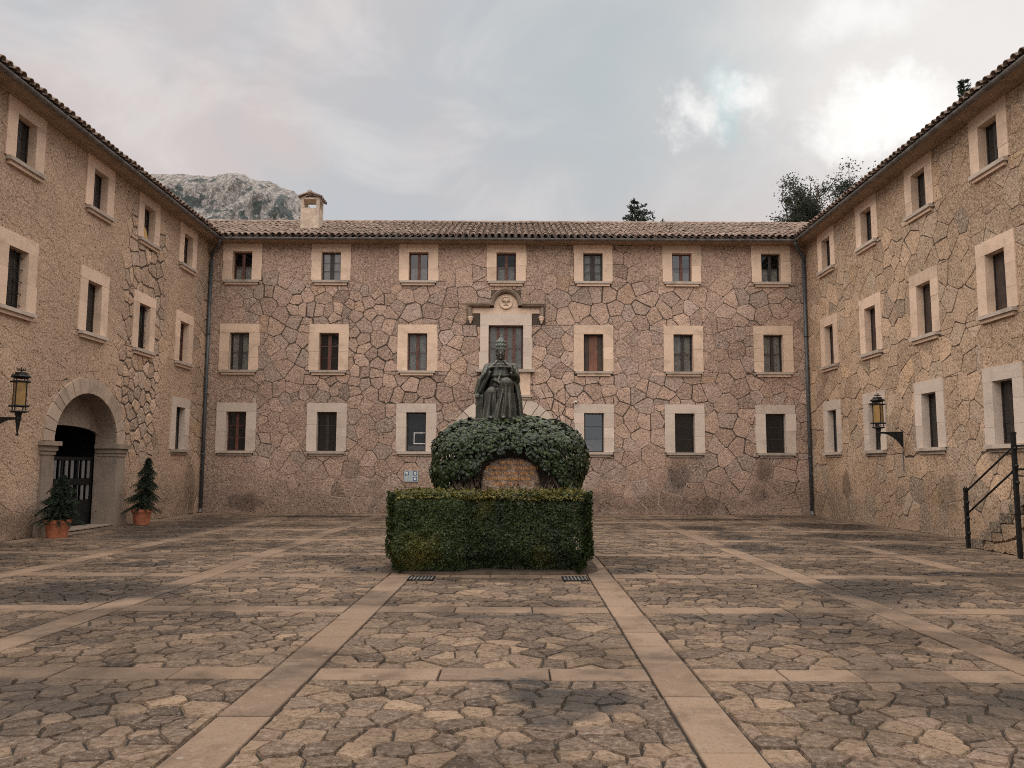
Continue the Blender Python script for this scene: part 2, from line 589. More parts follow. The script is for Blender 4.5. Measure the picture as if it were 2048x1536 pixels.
# ------------------------------------------------------------------ dimensions
XL, XR, D = -10.71, 10.38, 27.73
ROWS = {'u': (8.128, 9.164), 'm': (4.934, 6.256), 'd': (2.126, 3.479)}
BX = [-9.545, -6.405, -3.31, -.21, 2.86, 6.005, 9.155]
RY = [25.81, 22.80, 19.78, 16.785]
LY = [16.95, 20.14, 22.95, 25.80]
HALF = .343
EAVE = 9.45
NEAR = 5.0          # near end of the two side wings


def P3(side, u, v, w):
    if side == 'B':
        return (u, D - w, v)
    if side == 'L':
        return (XL + w, u, v)
    return (XR - w, u, v)


FLIP = {'B': False, 'L': True, 'R': False}


def ubox(mb, side, u0_, u1_, v0, v1, w0, w1, tint=(.5, .5, .5)):
    a, b = P3(side, u0_, v0, w0), P3(side, u1_, v1, w1)
    mb.box([min(p, q) for p, q in zip(a, b)], [max(p, q) for p, q in zip(a, b)], tint)


# ------------------------------------------------------------------ ground and courtyard
mb = MB()
mb.add([(-3000, -3000, -.12), (3000, -3000, -.12), (3000, 3000, -.12), (-3000, 3000, -.12)], [(0, 1, 2, 3)])
tag(mb.build('terrain', M['terrain']), kind='structure')
mb = MB()
mb.add([(XL - .3, -12, -.022), (XR + .3, -12, -.022), (XR + .3, D + .3, -.022), (XL - .3, D + .3, -.022)], [(0, 1, 2, 3)])
court = tag(mb.build('courtyard', M['joint']), kind='structure')


def clip_half(poly, nx, ny, c):
    """keep points with nx*x+ny*y <= c"""
    out = []
    n = len(poly)
    for i in range(n):
        ax, ay = poly[i]
        bx, by = poly[(i + 1) % n]
        da, db = nx * ax + ny * ay - c, nx * bx + ny * by - c
        if da <= 0:
            out.append((ax, ay))
        if (da < 0 < db) or (db < 0 < da):
            t = da / (da - db)
            out.append((ax + (bx - ax) * t, ay + (by - ay) * t))
    return out


def area(poly):
    s = 0
    for i in range(len(poly)):
        x1, y1 = poly[i]
        x2, y2 = poly[(i + 1) % len(poly)]
        s += x1 * y2 - x2 * y1
    return s / 2


def subtract(poly, hole):
    """convex hole (ccw) removed from a polygon; list of pieces"""
    pieces, rest = [], poly
    n = len(hole)
    for i in range(n):
        (ax, ay), (bx, by) = hole[i], hole[(i + 1) % n]
        nx, ny = by - ay, -(bx - ax)          # outward normal
        c = nx * ax + ny * ay
        outside = clip_half(rest, -nx, -ny, -c)
        if len(outside) > 2 and area(outside) > .012:
            pieces.append(outside)
        rest = clip_half(rest, nx, ny, c)
        if len(rest) < 3:
            break
    return pieces


def darts(x0, x1, y0, y1, rfun, tries, rnd):
    pts, cell = [], .6
    grid = {}
    for _ in range(tries):
        x, y = rnd.uniform(x0, x1), rnd.uniform(y0, y1)
        r_ = rfun(x, y, rnd)
        gx, gy = int(x // cell), int(y // cell)
        ok = True
        for i in range(gx - 2, gx + 3):
            for j in range(gy - 2, gy + 3):
                for (qx, qy, qr) in grid.get((i, j), ()):
                    if (qx - x) ** 2 + (qy - y) ** 2 < ((r_ + qr) * .5) ** 2:
                        ok = False
                        break
                if not ok:
                    break
            if not ok:
                break
        if ok:
            pts.append((x, y))
            grid.setdefault((gx, gy), []).append((x, y, r_))
    return pts


def cells(pts, rect, gapf, reach, vary=True):
    x0, x1, y0, y1 = rect
    cs = reach
    grid = {}
    for i, (x, y) in enumerate(pts):
        grid.setdefault((int(x // cs), int(y // cs)), []).append(i)
    out = []
    for i, (x, y) in enumerate(pts):
        gx, gy = int(x // cs), int(y // cs)
        nb = [j for a in (-1, 0, 1) for b in (-1, 0, 1) for j in grid.get((gx + a, gy + b), ()) if j != i]
        nb.sort(key=lambda j: (pts[j][0] - x) ** 2 + (pts[j][1] - y) ** 2)
        poly = [(x0, y0), (x1, y0), (x1, y1), (x0, y1)]
        g = gapf(x, y)
        for j in nb:
            dx, dy = pts[j][0] - x, pts[j][1] - y
            d = math.hypot(dx, dy)
            rmax = max(math.hypot(px - x, py - y) for px, py in poly)
            if d / 2 > rmax + g:
                break
            nx, ny = dx / d, dy / d
            hsh = math.sin((i + j) * 12.9898 + (i * j % 9973) * 78.233) * 43758.5453
            gv = g * (.10 + 1.7 * (hsh - math.floor(hsh)) ** 2.0) if vary is True else (g * (.6 + .8 * (hsh - math.floor(hsh))) if vary == 2 else g)
            poly = clip_half(poly, nx, ny, nx * x + ny * y + d / 2 - gv / 2)
            if len(poly) < 3:
                break
        if len(poly) > 2:
            out.append(poly)
    return out


def round_poly(poly, rnd, cham=.2, jit=.01, maxlen=.4):
    q = []
    n = len(poly)
    for i in range(n):
        p = poly[i]
        a, b = poly[i - 1], poly[(i + 1) % n]
        la, lb = math.dist(p, a), math.dist(p, b)
        ca, cb = min(cham * la, .07), min(cham * lb, .07)
        if la > 1e-6:
            q.append((p[0] + (a[0] - p[0]) / la * ca, p[1] + (a[1] - p[1]) / la * ca))
        if lb > 1e-6:
            q.append((p[0] + (b[0] - p[0]) / lb * cb, p[1] + (b[1] - p[1]) / lb * cb))
        if lb > maxlen:
            q.append(((p[0] + b[0]) / 2, (p[1] + b[1]) / 2))
    return [(x + rnd.uniform(-jit, jit), y + rnd.uniform(-jit, jit)) for x, y in q]


def stone_geo(poly, to3, base_w, top_w, inset, dome, tint, rnd, flip=False, rough=.004):
    """pillow shaped stone: outline at base_w, inner ring at top_w, centre slightly higher"""
    n = len(poly)
    cx, cy = sum(p[0] for p in poly) / n, sum(p[1] for p in poly) / n
    vs_ = [to3(x, y, base_w) for x, y in poly]
    k_ = 1.0 if base_w < -.015 else min(1.0, max(0.0, (top_w - .006) * 80))
    tx, ty = rnd.uniform(-.007, .007) * k_, rnd.uniform(-.007, .007) * k_
    for x, y in poly:
        d = math.hypot(x - cx, y - cy) + 1e-6
        s = max(.3, 1 - inset / d)
        vs_.append(to3(cx + (x - cx) * s, cy + (y - cy) * s, top_w + rnd.uniform(-rough, rough) + tx * (x - cx) + ty * (y - cy)))
    vs_.append(to3(cx, cy, top_w + dome))
    fs_ = []
    for k in range(n):
        k2 = (k + 1) % n
        f1, f2 = (k, k2, n + k2, n + k), (n + k, n + k2, 2 * n)
        fs_ += [f1, f2] if not flip else [tuple(reversed(f1)), tuple(reversed(f2))]
    return vs_, fs_


STRIPX = [-10.62, -7.62, -4.74, -1.86, 1.10, 4.03, 6.95, 10.005]
STRIPW = .355
STRIPY = [.55, 3.42, 6.25, 9.08, 11.90, 14.80, 17.70, 20.50, 23.55]
STRIPH = .34


def gwarp(x, y):
    return x + .012 * (y - 8) * max(0, 1 - (x / 10.7) ** 2)


def gto3(x, y, w):
    return (gwarp(x, y), y, w)


rnd = random.Random(3)
slabs, stones = [], []
# long strips
for sx_ in STRIPX:
    y = -2.0 + rnd.uniform(0, .5)
    while y < D - .75:
        ln = rnd.choice((.62, .8, .95, 1.1)) * rnd.uniform(.85, 1.1)
        y1 = min(y + ln, D - .72)
        if y1 - y > .15:
            slabs.append((sx_ + .006, sx_ + STRIPW - .006, y + .010, y1 - .010))
        y = y1
# cross strips, butted between the long ones
for sy in STRIPY:
    for a, b in zip(STRIPX[:-1], STRIPX[1:]):
        x, xe = a + STRIPW + .006, b - .006
        nn = rnd.choice((3, 3, 4))
        ws = [rnd.uniform(.8, 1.2) for _ in range(nn)]
        tot = sum(ws)
        for wv in ws:
            x1 = x + (xe - x) * 0 + (b - a - STRIPW - .012) * wv / tot
            slabs.append((x + .007, x1 - .007, sy, sy + STRIPH))
            x = x1
# border along the back wall
x = XL + .02
while x < XR - .1:
    x1 = min(x + rnd.uniform(.8, 1.3), XR - .02)
    slabs.append((x + .004, x1 - .004, D - .70, D - .005))
    x = x1
yb = STRIPY + [D - .74]
for i in range(len(yb) - 1):
    ya_, yb_ = yb[i] + STRIPH + .012, yb[i + 1] - .012
    cols_ = list(zip(STRIPX[:-1], STRIPX[1:]))
    for a, b in cols_:
        rect = (a + STRIPW + .012, b - .012, ya_, yb_)
        if rect[1] - rect[0] < .2:
            continue
        near = ya_ < 9
        pts = darts(*rect, lambda x_, y_, r__: r__.choice((.10, .14, .18, .23, .30)), 900, rnd)
        for pl_ in cells(pts, rect, lambda x_, y_: .011, .9, False):
            stones.append(pl_)

def view_key(x, y):
    """apparent size of a piece on the ground; 0 when outside the photograph"""
    if y < 4.3 or abs(gwarp(x, y)) > y * .645:
        return 0.0
    return 1 / y ** 1.5


geo = []
for pl_ in stones:
    a = area(pl_)
    if a < .004:
        continue
    n = len(pl_)
    cx, cy = sum(p[0] for p in pl_) / n, sum(p[1] for p in pl_) / n
    q = round_poly(pl_, rnd, .08, .006, .13)
    lum = min(1, max(0, rnd.gauss(.45, .24)))
    hue = rnd.random() ** 2.2 if rnd.random() < .8 else 1.0
    v_, f_ = stone_geo(q, gto3, -.022, -.002 + rnd.uniform(-.007, .006), rnd.uniform(.006, .014), rnd.uniform(.000, .004), None, rnd, rough=.003)
    geo.append((view_key(cx, cy) * math.sqrt(a), cx, cy, v_, f_, (lum, hue, rnd.random())))
geo.sort(key=lambda g: -g[0])
rest = MB()
for i, (k, cx, cy, v_, f_, t_) in enumerate(geo):
    if i < 290 and k > 0:
        mb = MB()
        mb.add(v_, f_, t_)
        mb.build('paving_stone', M['paving'], court, (gwarp(cx, cy), cy, 0))
    else:
        rest.add(v_, f_, t_)
rest.build('paving_stones', M['paving'], court, kind='stuff')


def slab_geo(x0, x1, y0, y1):
    z = rnd.uniform(-.003, .004)
    b = .006
    t0 = [gto3(*p, -.03) for p in ((x0, y0), (x1, y0), (x1, y1), (x0, y1))]
    j = [rnd.uniform(-.004, .004) for _ in range(8)]
    t1 = [gto3(x_ + j[k], y_ + j[k + 4], z - b) for k, (x_, y_) in enumerate(((x0, y0), (x1, y0), (x1, y1), (x0, y1)))]
    t2 = [gto3(x_ + j[k], y_ + j[k + 4], z) for k, (x_, y_) in enumerate(((x0 + b, y0 + b), (x1 - b, y0 + b), (x1 - b, y1 - b), (x0 + b, y1 - b)))]
    fs_ = []
    for o in (0, 4):
        for k in range(4):
            k2 = (k + 1) % 4
            fs_.append((o + k, o + k2, o + 4 + k2, o + 4 + k))
    fs_.append((8, 9, 10, 11))
    return t0 + t1 + t2, fs_


sg = []
for s in slabs:
    cx, cy = (s[0] + s[1]) / 2, (s[2] + s[3]) / 2
    sg.append((view_key(cx, cy), cx, cy, *slab_geo(*s), (min(1, max(0, rnd.gauss(.5, .30))), rnd.random(), rnd.random())))
sg.sort(key=lambda g: -g[0])
rest = MB()
for i, (k, cx, cy, v_, f_, t_) in enumerate(sg):
    if i < 295 and k > 0:
        mb = MB()
        mb.add(v_, f_, t_)
        mb.build('paving_slab', M['slab'], court, (gwarp(cx, cy), cy, 0))
    else:
        rest.add(v_, f_, t_)
rest.build('paving_slabs', M['slab'], court, kind='stuff')

# ------------------------------------------------------------------ the three wings
wing = {
    'B': tag(empty('monastery_wing', (0, D, 0)), 'three storey rubble stone wing closing the far end of the courtyard', 'building', 'wings around the courtyard'),
    'L': tag(empty('monastery_wing', (XL, 16, 0)), 'rubble stone wing with the arched gateway, along the left side', 'building', 'wings around the courtyard'),
    'R': tag(empty('monastery_wing', (XR, 16, 0)), 'rubble stone wing behind the iron stair railing, along the right side', 'building', 'wings around the courtyard'),
}
SMAT = {'B': M['back_stone'], 'L': M['left_stone'], 'R': M['right_stone']}

holes_open = {'B': [], 'L': [], 'R': []}      # openings cut through the wall
holes_clad = {'B': [], 'L': [], 'R': []}      # convex polygons covered by dressed stone


def rectpoly(a, b, c, d):
    return [(a, c), (b, c), (b, d), (a, d)]


def add_window_hole(side, uc, v0, v1, half=HALF, jamb=.35, top=.31, sill=.17, sillw=.64):
    holes_open[side].append((uc - half, uc + half, v0, v1))
    holes_clad[side].append(rectpoly(uc - half - jamb + .012, uc + half + jamb - .012, v0 - .02, v1 + top - .012))
    holes_clad[side].append(rectpoly(uc - sillw + .03, uc + sillw - .03, v0 - sill + .02, v0 - .02))


win_list = []
for side, cols_ in (('B', BX), ('R', RY), ('L', LY)):
    for ci, uc in enumerate(cols_):
        for row in 'umd':
            if side == 'B' and ci == 3 and row != 'u':
                continue
            if side == 'L' and row == 'd' and ci != 3:
                continue
            win_list.append((side, ci, row, uc))
            v0, v1 = ROWS[row]
            add_window_hole(side, uc, v0, v1, top=(EAVE - v1 if row == 'u' else .31))

# gateway in the left wing, door arch in the back wing
GY, GHALF, GSPR, GRISE = 20.2, 1.50, 2.16, 1.25
ARC_N = 22


def arch_pts(c, half, spr, rise, n=ARC_N):
    return [(c + half * math.cos(math.pi * k / n), spr + rise * math.sin(math.pi * k / n)) for k in range(n + 1)]


holes_clad['L'].append([(GY - 1.97, 0), (GY + 1.97, 0)] + [(a, b) for a, b in arch_pts(GY, 1.92, GSPR, 1.62, 10)])
DOORX, DHALF, DSPR = -.21, 1.55, 2.05
holes_clad['B'].append([(DOORX - 2.02, 0), (DOORX + 2.02, 0)] + arch_pts(DOORX, 2.05, DSPR, 2.05, 12))
# central window with apron and pediment
CV0, CV1, CH = 4.99, 6.55, .605
holes_clad['B'].append(rectpoly(DOORX - .86, DOORX + .86, 3.95, 6.55))
holes_clad['B'].append(rectpoly(DOORX - .94, DOORX + .94, 6.50, 6.98))
holes_clad['B'].append(rectpoly(DOORX - 1.38, DOORX + 1.38, 6.56, 7.30))
holes_clad['B'].append(rectpoly(DOORX - .52, DOORX + .52, 7.2, 7.80))
holes_open['B'].append((DOORX - CH, DOORX + CH, CV0, CV1))

SPAN = {'B': (XL, XR), 'L': (NEAR, D), 'R': (NEAR, D)}


def wall_mesh(side):
    a, b = SPAN[side]
    rects = list(holes_open[side])
    if side == 'L':
        rects.append((GY - 1.9, GY + 1.9, -.1, GSPR + 1.6))
    if side == 'B':
        rects.append((DOORX - DHALF, DOORX + DHALF, -.1, DSPR + DHALF))
    us = sorted({a, b, *[r_[0] for r_ in rects], *[r_[1] for r_ in rects]})
    vs_ = sorted({-.1, EAVE + .1, *[r_[2] for r_ in rects], *[r_[3] for r_ in rects]})
    mb = MB()
    for i in range(len(us) - 1):
        for j in range(len(vs_) - 1):
            cu_, cv_ = (us[i] + us[i + 1]) / 2, (vs_[j] + vs_[j + 1]) / 2
            if any(r_[0] < cu_ < r_[1] and r_[2] < cv_ < r_[3] for r_ in rects):
                continue
            na, nb_ = max(1, int((us[i + 1] - us[i]) / .45)), max(1, int((vs_[j + 1] - vs_[j]) / .45))
            gu = [us[i] + (us[i + 1] - us[i]) * q / na for q in range(na + 1)]
            gv_ = [vs_[j] + (vs_[j + 1] - vs_[j]) * q / nb_ for q in range(nb_ + 1)]
            vv = [P3(side, a_, b_, 0) for a_ in gu for b_ in gv_]
            tt = [(joint_strength(side, a_, b_), .5, .5) for a_ in gu for b_ in gv_]
            mb.add(vv, [(q * (nb_ + 1) + w_, (q + 1) * (nb_ + 1) + w_, (q + 1) * (nb_ + 1) + w_ + 1, q * (nb_ + 1) + w_ + 1) for q in range(na) for w_ in range(nb_)], tt)
    for (c, half, spr, rise, h2, top) in ([(GY, GHALF, GSPR, GRISE, 1.9, GSPR + 1.6)] if side == 'L' else [(DOORX, DHALF, DSPR, DHALF, DHALF, DSPR + DHALF)] if side == 'B' else []):
        ap = arch_pts(c, half, spr, rise)
        for k in range(ARC_N):
            (x1, y1), (x2, y2) = ap[k], ap[k + 1]
            q1 = (c + h2 * (1 if x1 > c else -1), y1) if False else (x1, top)
            mb.add([P3(side, x1, y1, 0), P3(side, x2, y2, 0), P3(side, x2, top, 0), P3(side, x1, top, 0)], [(0, 1, 2, 3)])
        if h2 > half:
            for s in (-1, 1):
                mb.add([P3(side, c + s * half, -.1, 0), P3(side, c + s * h2, -.1, 0), P3(side, c + s * h2, top, 0), P3(side, c + s * half, top, 0)], [(0, 1, 2, 3)])
    # far side and end of the wing, so that the block is closed
    if side == 'B':
        mb.box((XL - 9, D + 9.0, -.1), (XR + 9, D + 9.3, EAVE))
    else:
        x_o = XL - 9 if side == 'L' else XR + 9
        mb.box((min(x_o, x_o + .3), NEAR, -.1), (max(x_o, x_o + .3), D + 9, EAVE))
        xi = XL if side == 'L' else XR
        mb.box((min(x_o, xi), NEAR - .3, -.1), (max(x_o, xi), NEAR - .004, EAVE))
    return mb.build('wall', M['mortar'], wing[side])


def smooth01(x, a, b):
    t = min(1, max(0, (x - a) / (b - a)))
    return t * t * (3 - 2 * t)


def joint_strength(side, u, v):
    """0 = pointed flush, 1 = raked out deep joints"""
    nz = mnoise.noise(Vector((u * .45, v * .45, {'B': 1, 'L': 7, 'R': 13}[side])))
    if side == 'B':
        s = .42 + .42 * nz
        s += .28 * smooth01(u, -8.6, -7.6) * (1 - smooth01(u, -3.4, -1.8)) * smooth01(v, 3.8, 4.8) * (1 - smooth01(v, 7.4, 8.2))
        s += .12 * smooth01(u, -2.5, -1) * (1 - smooth01(u, 3, 5))
        s -= .42 * smooth01(v, 7.6, 8.6) * (1 - .6 * smooth01(u, -1.5, 0) * (1 - smooth01(u, 3.5, 5)))
        s -= .35 * (1 - smooth01(u, -10.0, -9.0))
        s -= .3 * (1 - smooth01(v, 1.2, 2.4)) * (1 - smooth01(u, -7, -5))
    elif side == 'L':
        s = -.05 + .35 * nz
        s += 1.3 * smooth01(u, 21.5, 22.0) * (1 - smooth01(u, 23.6, 24.6)) * smooth01(v, 1.4, 2.4) * (1 - smooth01(v, 8.6, 9.1))
        s += .5 * smooth01(u, 26.5, 26.9) * (1 - smooth01(v, 8.0, 8.8))
        s += .25 * (1 - smooth01(v, .6, 2.2))
    else:
        s = .40 + .55 * nz - .22 * smooth01(v, 7.6, 8.8)
    return min(1, max(0, s))


def clad(side, seed):
    rnd = random.Random(seed)
    a, b = SPAN[side]
    rect = (a + .005, b - .005, 0.0, EAVE - .01)

    def rf(x_, y_, r__):
        base = .33 if side == 'L' and 21.5 < x_ < 24.6 else (.40 if side == 'B' and x_ < -4 else .50)
        if y_ < 1.6:
            base += .10
        return base * r__.choice((.55, .75, .95, 1.2, 1.5))
    pts = darts(*rect, rf, 12000, rnd)
    out = []
    js = {}

    def gap(x_, y_):
        return .0006 + .036 * joint_strength(side, x_, y_) ** 1.5
    for poly in cells(pts, rect, gap, 2.2, 2 if side == 'L' else True):
        pieces = [poly]
        for h in holes_clad[side]:
            hx = [p[0] for p in h]
            hy = [p[1] for p in h]
            nxt = []
            for pc in pieces:
                if max(p[0] for p in pc) < min(hx) or min(p[0] for p in pc) > max(hx) or max(p[1] for p in pc) < min(hy) or min(p[1] for p in pc) > max(hy):
                    nxt.append(pc)
                else:
                    nxt += subtract(pc, h)
            pieces = nxt
        for pc in pieces:
            if area(pc) < .012:
                continue
            n = len(pc)
            cx, cy = sum(p[0] for p in pc) / n, sum(p[1] for p in pc) / n
            j = joint_strength(side, cx, cy)
            q = round_poly(pc, rnd, .05 + .05 * j, .004 + .014 * j, .16)
            lum = min(1, max(0, rnd.gauss(.5, .03 + .16 * min(1, j * 2))))
            hue = .15 + (rnd.random() - .5) * .3 * min(1, .2 + j * 2)
            z = rnd.random()
            if z < .03 and j > .25:
                hue = .8
            elif z > .94 and j > .25:
                lum = min(1, lum + .3)
            top = .006 + .012 * j + rnd.uniform(-.003, .006) * min(1, j * 1.5)
            v_, f_ = stone_geo(q, lambda x_, y_, w_: P3(side, x_, y_, w_), -.012, top, .006 + .012 * j, .004 * j, None, rnd, FLIP[side], .003 * j)
            dist = {'B': lambda: math.hypot(cx, D), 'L': lambda: math.hypot(XL, cx), 'R': lambda: math.hypot(XR, cx)}[side]()
            vis = 1.0
            if side != 'B' and cx < 16.2:
                vis = 0.0
            if side != 'B':
                vis *= abs(XL) / dist
            out.append((vis * area(pc) / dist ** 2, cx, cy, v_, f_, (lum, hue, rnd.random() if j > .2 else .3)))
    return out


for side, seed in (('B', 21), ('L', 22), ('R', 23)):
    wl = wall_mesh(side)
    st = clad(side, seed)
    st.sort(key=lambda g: -g[0])
    rest = MB()
    for i, (k, cx, cy, v_, f_, t_) in enumerate(st):
        if i < 295 and k > 0:
            mb = MB()
            mb.add(v_, f_, t_)
            mb.build('stone', SMAT[side], wl, P3(side, cx, cy, 0))
        else:
            rest.add(v_, f_, t_)
    rest.build('stones', SMAT[side], wl, kind='stuff')


# ------------------------------------------------------------------ windows
def reveal(side, u0_, u1_, v0, v1, depth, mat, name='window'):
    mb = MB()
    e = .003
    a = [(u0_ + e, v0 + e), (u1_ - e, v0 + e), (u1_ - e, v1 - e), (u0_ + e, v1 - e)]
    vs_ = [P3(side, x, y, .030) for x, y in a] + [P3(side, x, y, -depth) for x, y in a]
    mb.add(vs_, [(0, 1, 5, 4), (1, 2, 6, 5), (2, 3, 7, 6), (3, 0, 4, 7)])
    return mb.build(name, mat, wing[side], P3(side, (u0_ + u1_) / 2, v0, 0))


def surround(win, side, u0_, u1_, v0, v1, jamb, top, mat, rnd, blocks=None, proud=.034):
    def blk(name, a, b, c, d):
        mb = MB()
        g = .002
        ubox(mb, side, a + g, b - g, c + g, d - g, -.02, proud + rnd.uniform(-.003, .004), (min(1, max(0, rnd.gauss(.5, .22))), .5, .5))
        mb.build(name, mat, win)
    o0, o1 = u0_ - jamb, u1_ + jamb
    blk('lintel', o0, o1, v1, v1 + top)
    for s, (a, b) in enumerate(((o0, u0_), (u1_, o1))):
        n = blocks or rnd.choice((2, 2, 3))
        cuts = [v0] + sorted(v0 + (v1 - v0) * (k + rnd.uniform(-.22, .22)) / n for k in range(1, n)) + [v1]
        for c, d in zip(cuts[:-1], cuts[1:]):
            da = rnd.uniform(-.02, .03) if rnd.random() < .3 else 0
            blk('jamb_block', a - (da if s == 0 else 0), b + (da if s == 1 else 0), c, d)


def sill(win, side, uc, v0, half, mat, rnd, two=True):
    mb = MB()
    dz = rnd.uniform(-.006, .006)
    ubox(mb, side, uc - half, uc + half, v0 - .085 + dz, v0 - .001, -.147, .125, (rnd.random(), .5, .5))
    mb.build('sill', mat, win)
    mb = MB()
    ubox(mb, side, uc - half + .06, uc + half - .06, v0 - .165, v0 - .087 + dz, -.01, .075 if two else .05, (rnd.random(), .5, .5))
    mb.build('sill_moulding', mat if not two else M['ashlar_u'], win)


def curtain_panel(win, side, a, b, c, d, w, mat, rnd, name='curtain'):
    mb = MB()
    n = 22
    ph = rnd.uniform(0, 6)
    top, bot = [], []
    for k in range(n + 1):
        u = a + (b - a) * k / n
        ww = w + .012 * math.sin(k * 1.9 + ph) + rnd.uniform(-.004, .004)
        top.append(P3(side, u, d, ww))
        bot.append(P3(side, u, c, ww + .004))
    mb.add(top + bot, [(k, k + 1, n + 2 + k, n + 1 + k) for k in range(n)])
    mb.build(name, mat, win, smooth=True)


def joinery(win, side, uc, v0, v1, half, st, rnd):
    fm = M[st.get('wood', 'wood_brown')]
    lights, rows_ = st.get('lights', 2), st.get('rows', 2)
    w0 = -.150
    fr = MB()
    fo = .035
    bars = []
    a, b, c, d = uc - half + .006, uc + half - .006, v0 + .004, v1 - .006
    ubox(fr, side, a, b, d - fo, d, w0 - .05, w0)
    ubox(fr, side, a, b, c, c + fo, w0 - .05, w0)
    ubox(fr, side, a, a + fo, c + fo, d - fo, w0 - .05, w0)
    ubox(fr, side, b - fo, b, c + fo, d - fo, w0 - .05, w0)
    ia, ib, ic, id_ = a + fo, b - fo, c + fo, d - fo
    lw = (ib - ia) / lights
    stile = st.get('stile', .05)
    panes = []
    for k in range(lights):
        l0, l1 = ia + lw * k, ia + lw * (k + 1)
        p0 = l0 + (stile if k > 0 else .012)
        p1 = l1 - (stile if k < lights - 1 else .012)
        if k > 0:
            ubox(fr, side, l0, p0, ic, id_, w0 - .045, w0 + .012)
        if k < lights - 1:
            ubox(fr, side, p1, l1 - .002, ic, id_, w0 - .045, w0 + .010)
        hh = (id_ - ic) / rows_
        for r_ in range(rows_):
            q0, q1 = ic + hh * r_ + (.009 if r_ else 0), ic + hh * (r_ + 1) - (.009 if r_ < rows_ - 1 else 0)
            if r_:
                ubox(fr, side, p0, p1, ic + hh * r_ - .009, ic + hh * r_ + .009, w0 - .03, w0 - .004)
            panes.append((p0, p1, q0, q1))
    fr.build('frame', fm, win)
    for (p0, p1, q0, q1) in panes:
        mb = MB()
        tl = rnd.uniform(-.004, .004)
        mb.add([P3(side, p0, q0, w0 - .02), P3(side, p1, q0, w0 - .02 + tl), P3(side, p1, q1, w0 - .02 + tl), P3(side, p0, q1, w0 - .02)], [(0, 1, 2, 3)])
        mb.build('pane', M[st.get('glass', 'glass_dark' if st.get('back') == 'none' or st.get('bmat') == 'board_dark' else 'glass')], win)
    back = st.get('back', 'curtain')
    if back == 'curtain':
        top = st.get('ctop', 1.0)
        for k in range(lights):
            l0, l1 = ia + lw * k, ia + lw * (k + 1)
            curtain_panel(win, side, l0 + .01, l1 - .01, ic, ic + (id_ - ic) * top, w0 - .09, M['curtain'], rnd)
    mb = MB()
    ubox(mb, side, a - .002, b + .002, c - .002, d + .002, w0 - .34, w0 - .32)
    mb.build('dark_backing', M['dark'], win)  # black panel standing in for the darkness of the room behind
    if back == 'board':
        mb = MB()
        n = 3
        for k in range(n):
            x0, x1 = ia + (ib - ia) * k / n, ia + (ib - ia) * (k + 1) / n
            ubox(mb, side, x0 + .003, x1 - .003, ic, id_, w0 - .075, w0 - .055)
        mb.build('shutter', M[st.get('bmat', 'board')], win)
    if back == 'blind':
        mb = MB()
        ubox(mb, side, ia, ib, ic + (id_ - ic) * st.get('b0', 0), ic + (id_ - ic) * st.get('b1', .35), w0 - .085, w0 - .075)
        mb.build('blind', M[st.get('bmat', 'grey_blind')], win)
    if st.get('grille'):
        gm = MB()
        w = -.085
        nh, nv = st['grille']
        for k in range(nh):
            v = v0 + (v1 - v0) * (k + .5) / nh
            gm.tube([P3(side, uc - half + .004, v, w), P3(side, uc + half - .004, v, w)], .009, 6)
        for k in range(nv):
            u = uc - half + 2 * half * (k + 1) / (nv + 1)
            gm.tube([P3(side, u, v0 + .01, w + .02), P3(side, u, v1 - .01, w + .02)], .009, 6)
        gm.build('grille', M['iron'], win, smooth=True)


def closed_shutter(win, side, uc, v0, v1, half, rnd, mat='board', lights=2):
    w0 = -.145
    a, b, c, d = uc - half + .006, uc + half - .006, v0 + .004, v1 - .006
    fr = MB()
    fo = .03
    ubox(fr, side, a, b, d - fo, d, w0 - .05, w0)
    ubox(fr, side, a, b, c, c + fo, w0 - .05, w0)
    ubox(fr, side, a, a + fo, c + fo, d - fo, w0 - .05, w0)
    ubox(fr, side, b - fo, b, c + fo, d - fo, w0 - .05, w0)
    fr.build('frame', M['wood_dark'], win)
    n = 4
    for k in range(n):
        x0, x1 = a + fo + (b - a - 2 * fo) * k / n, a + fo + (b - a - 2 * fo) * (k + 1) / n
        mb = MB()
        inner = k in (1, 2)
        ubox(mb, side, x0 + .003, x1 - .003, c + fo, d - fo, w0 - .04, w0 - (.012 if inner else .022), (rnd.random(), .5, .5))
        mb.build('shutter_board', M[mat if inner or mat == 'board_dark' else 'board_dark'], win)
    mb = MB()
    ubox(mb, side, a - .002, b + .002, c - .002, d + .002, w0 - .34, w0 - .32)
    mb.build('dark_backing', M['dark'], win)  # black panel in place of the unlit room


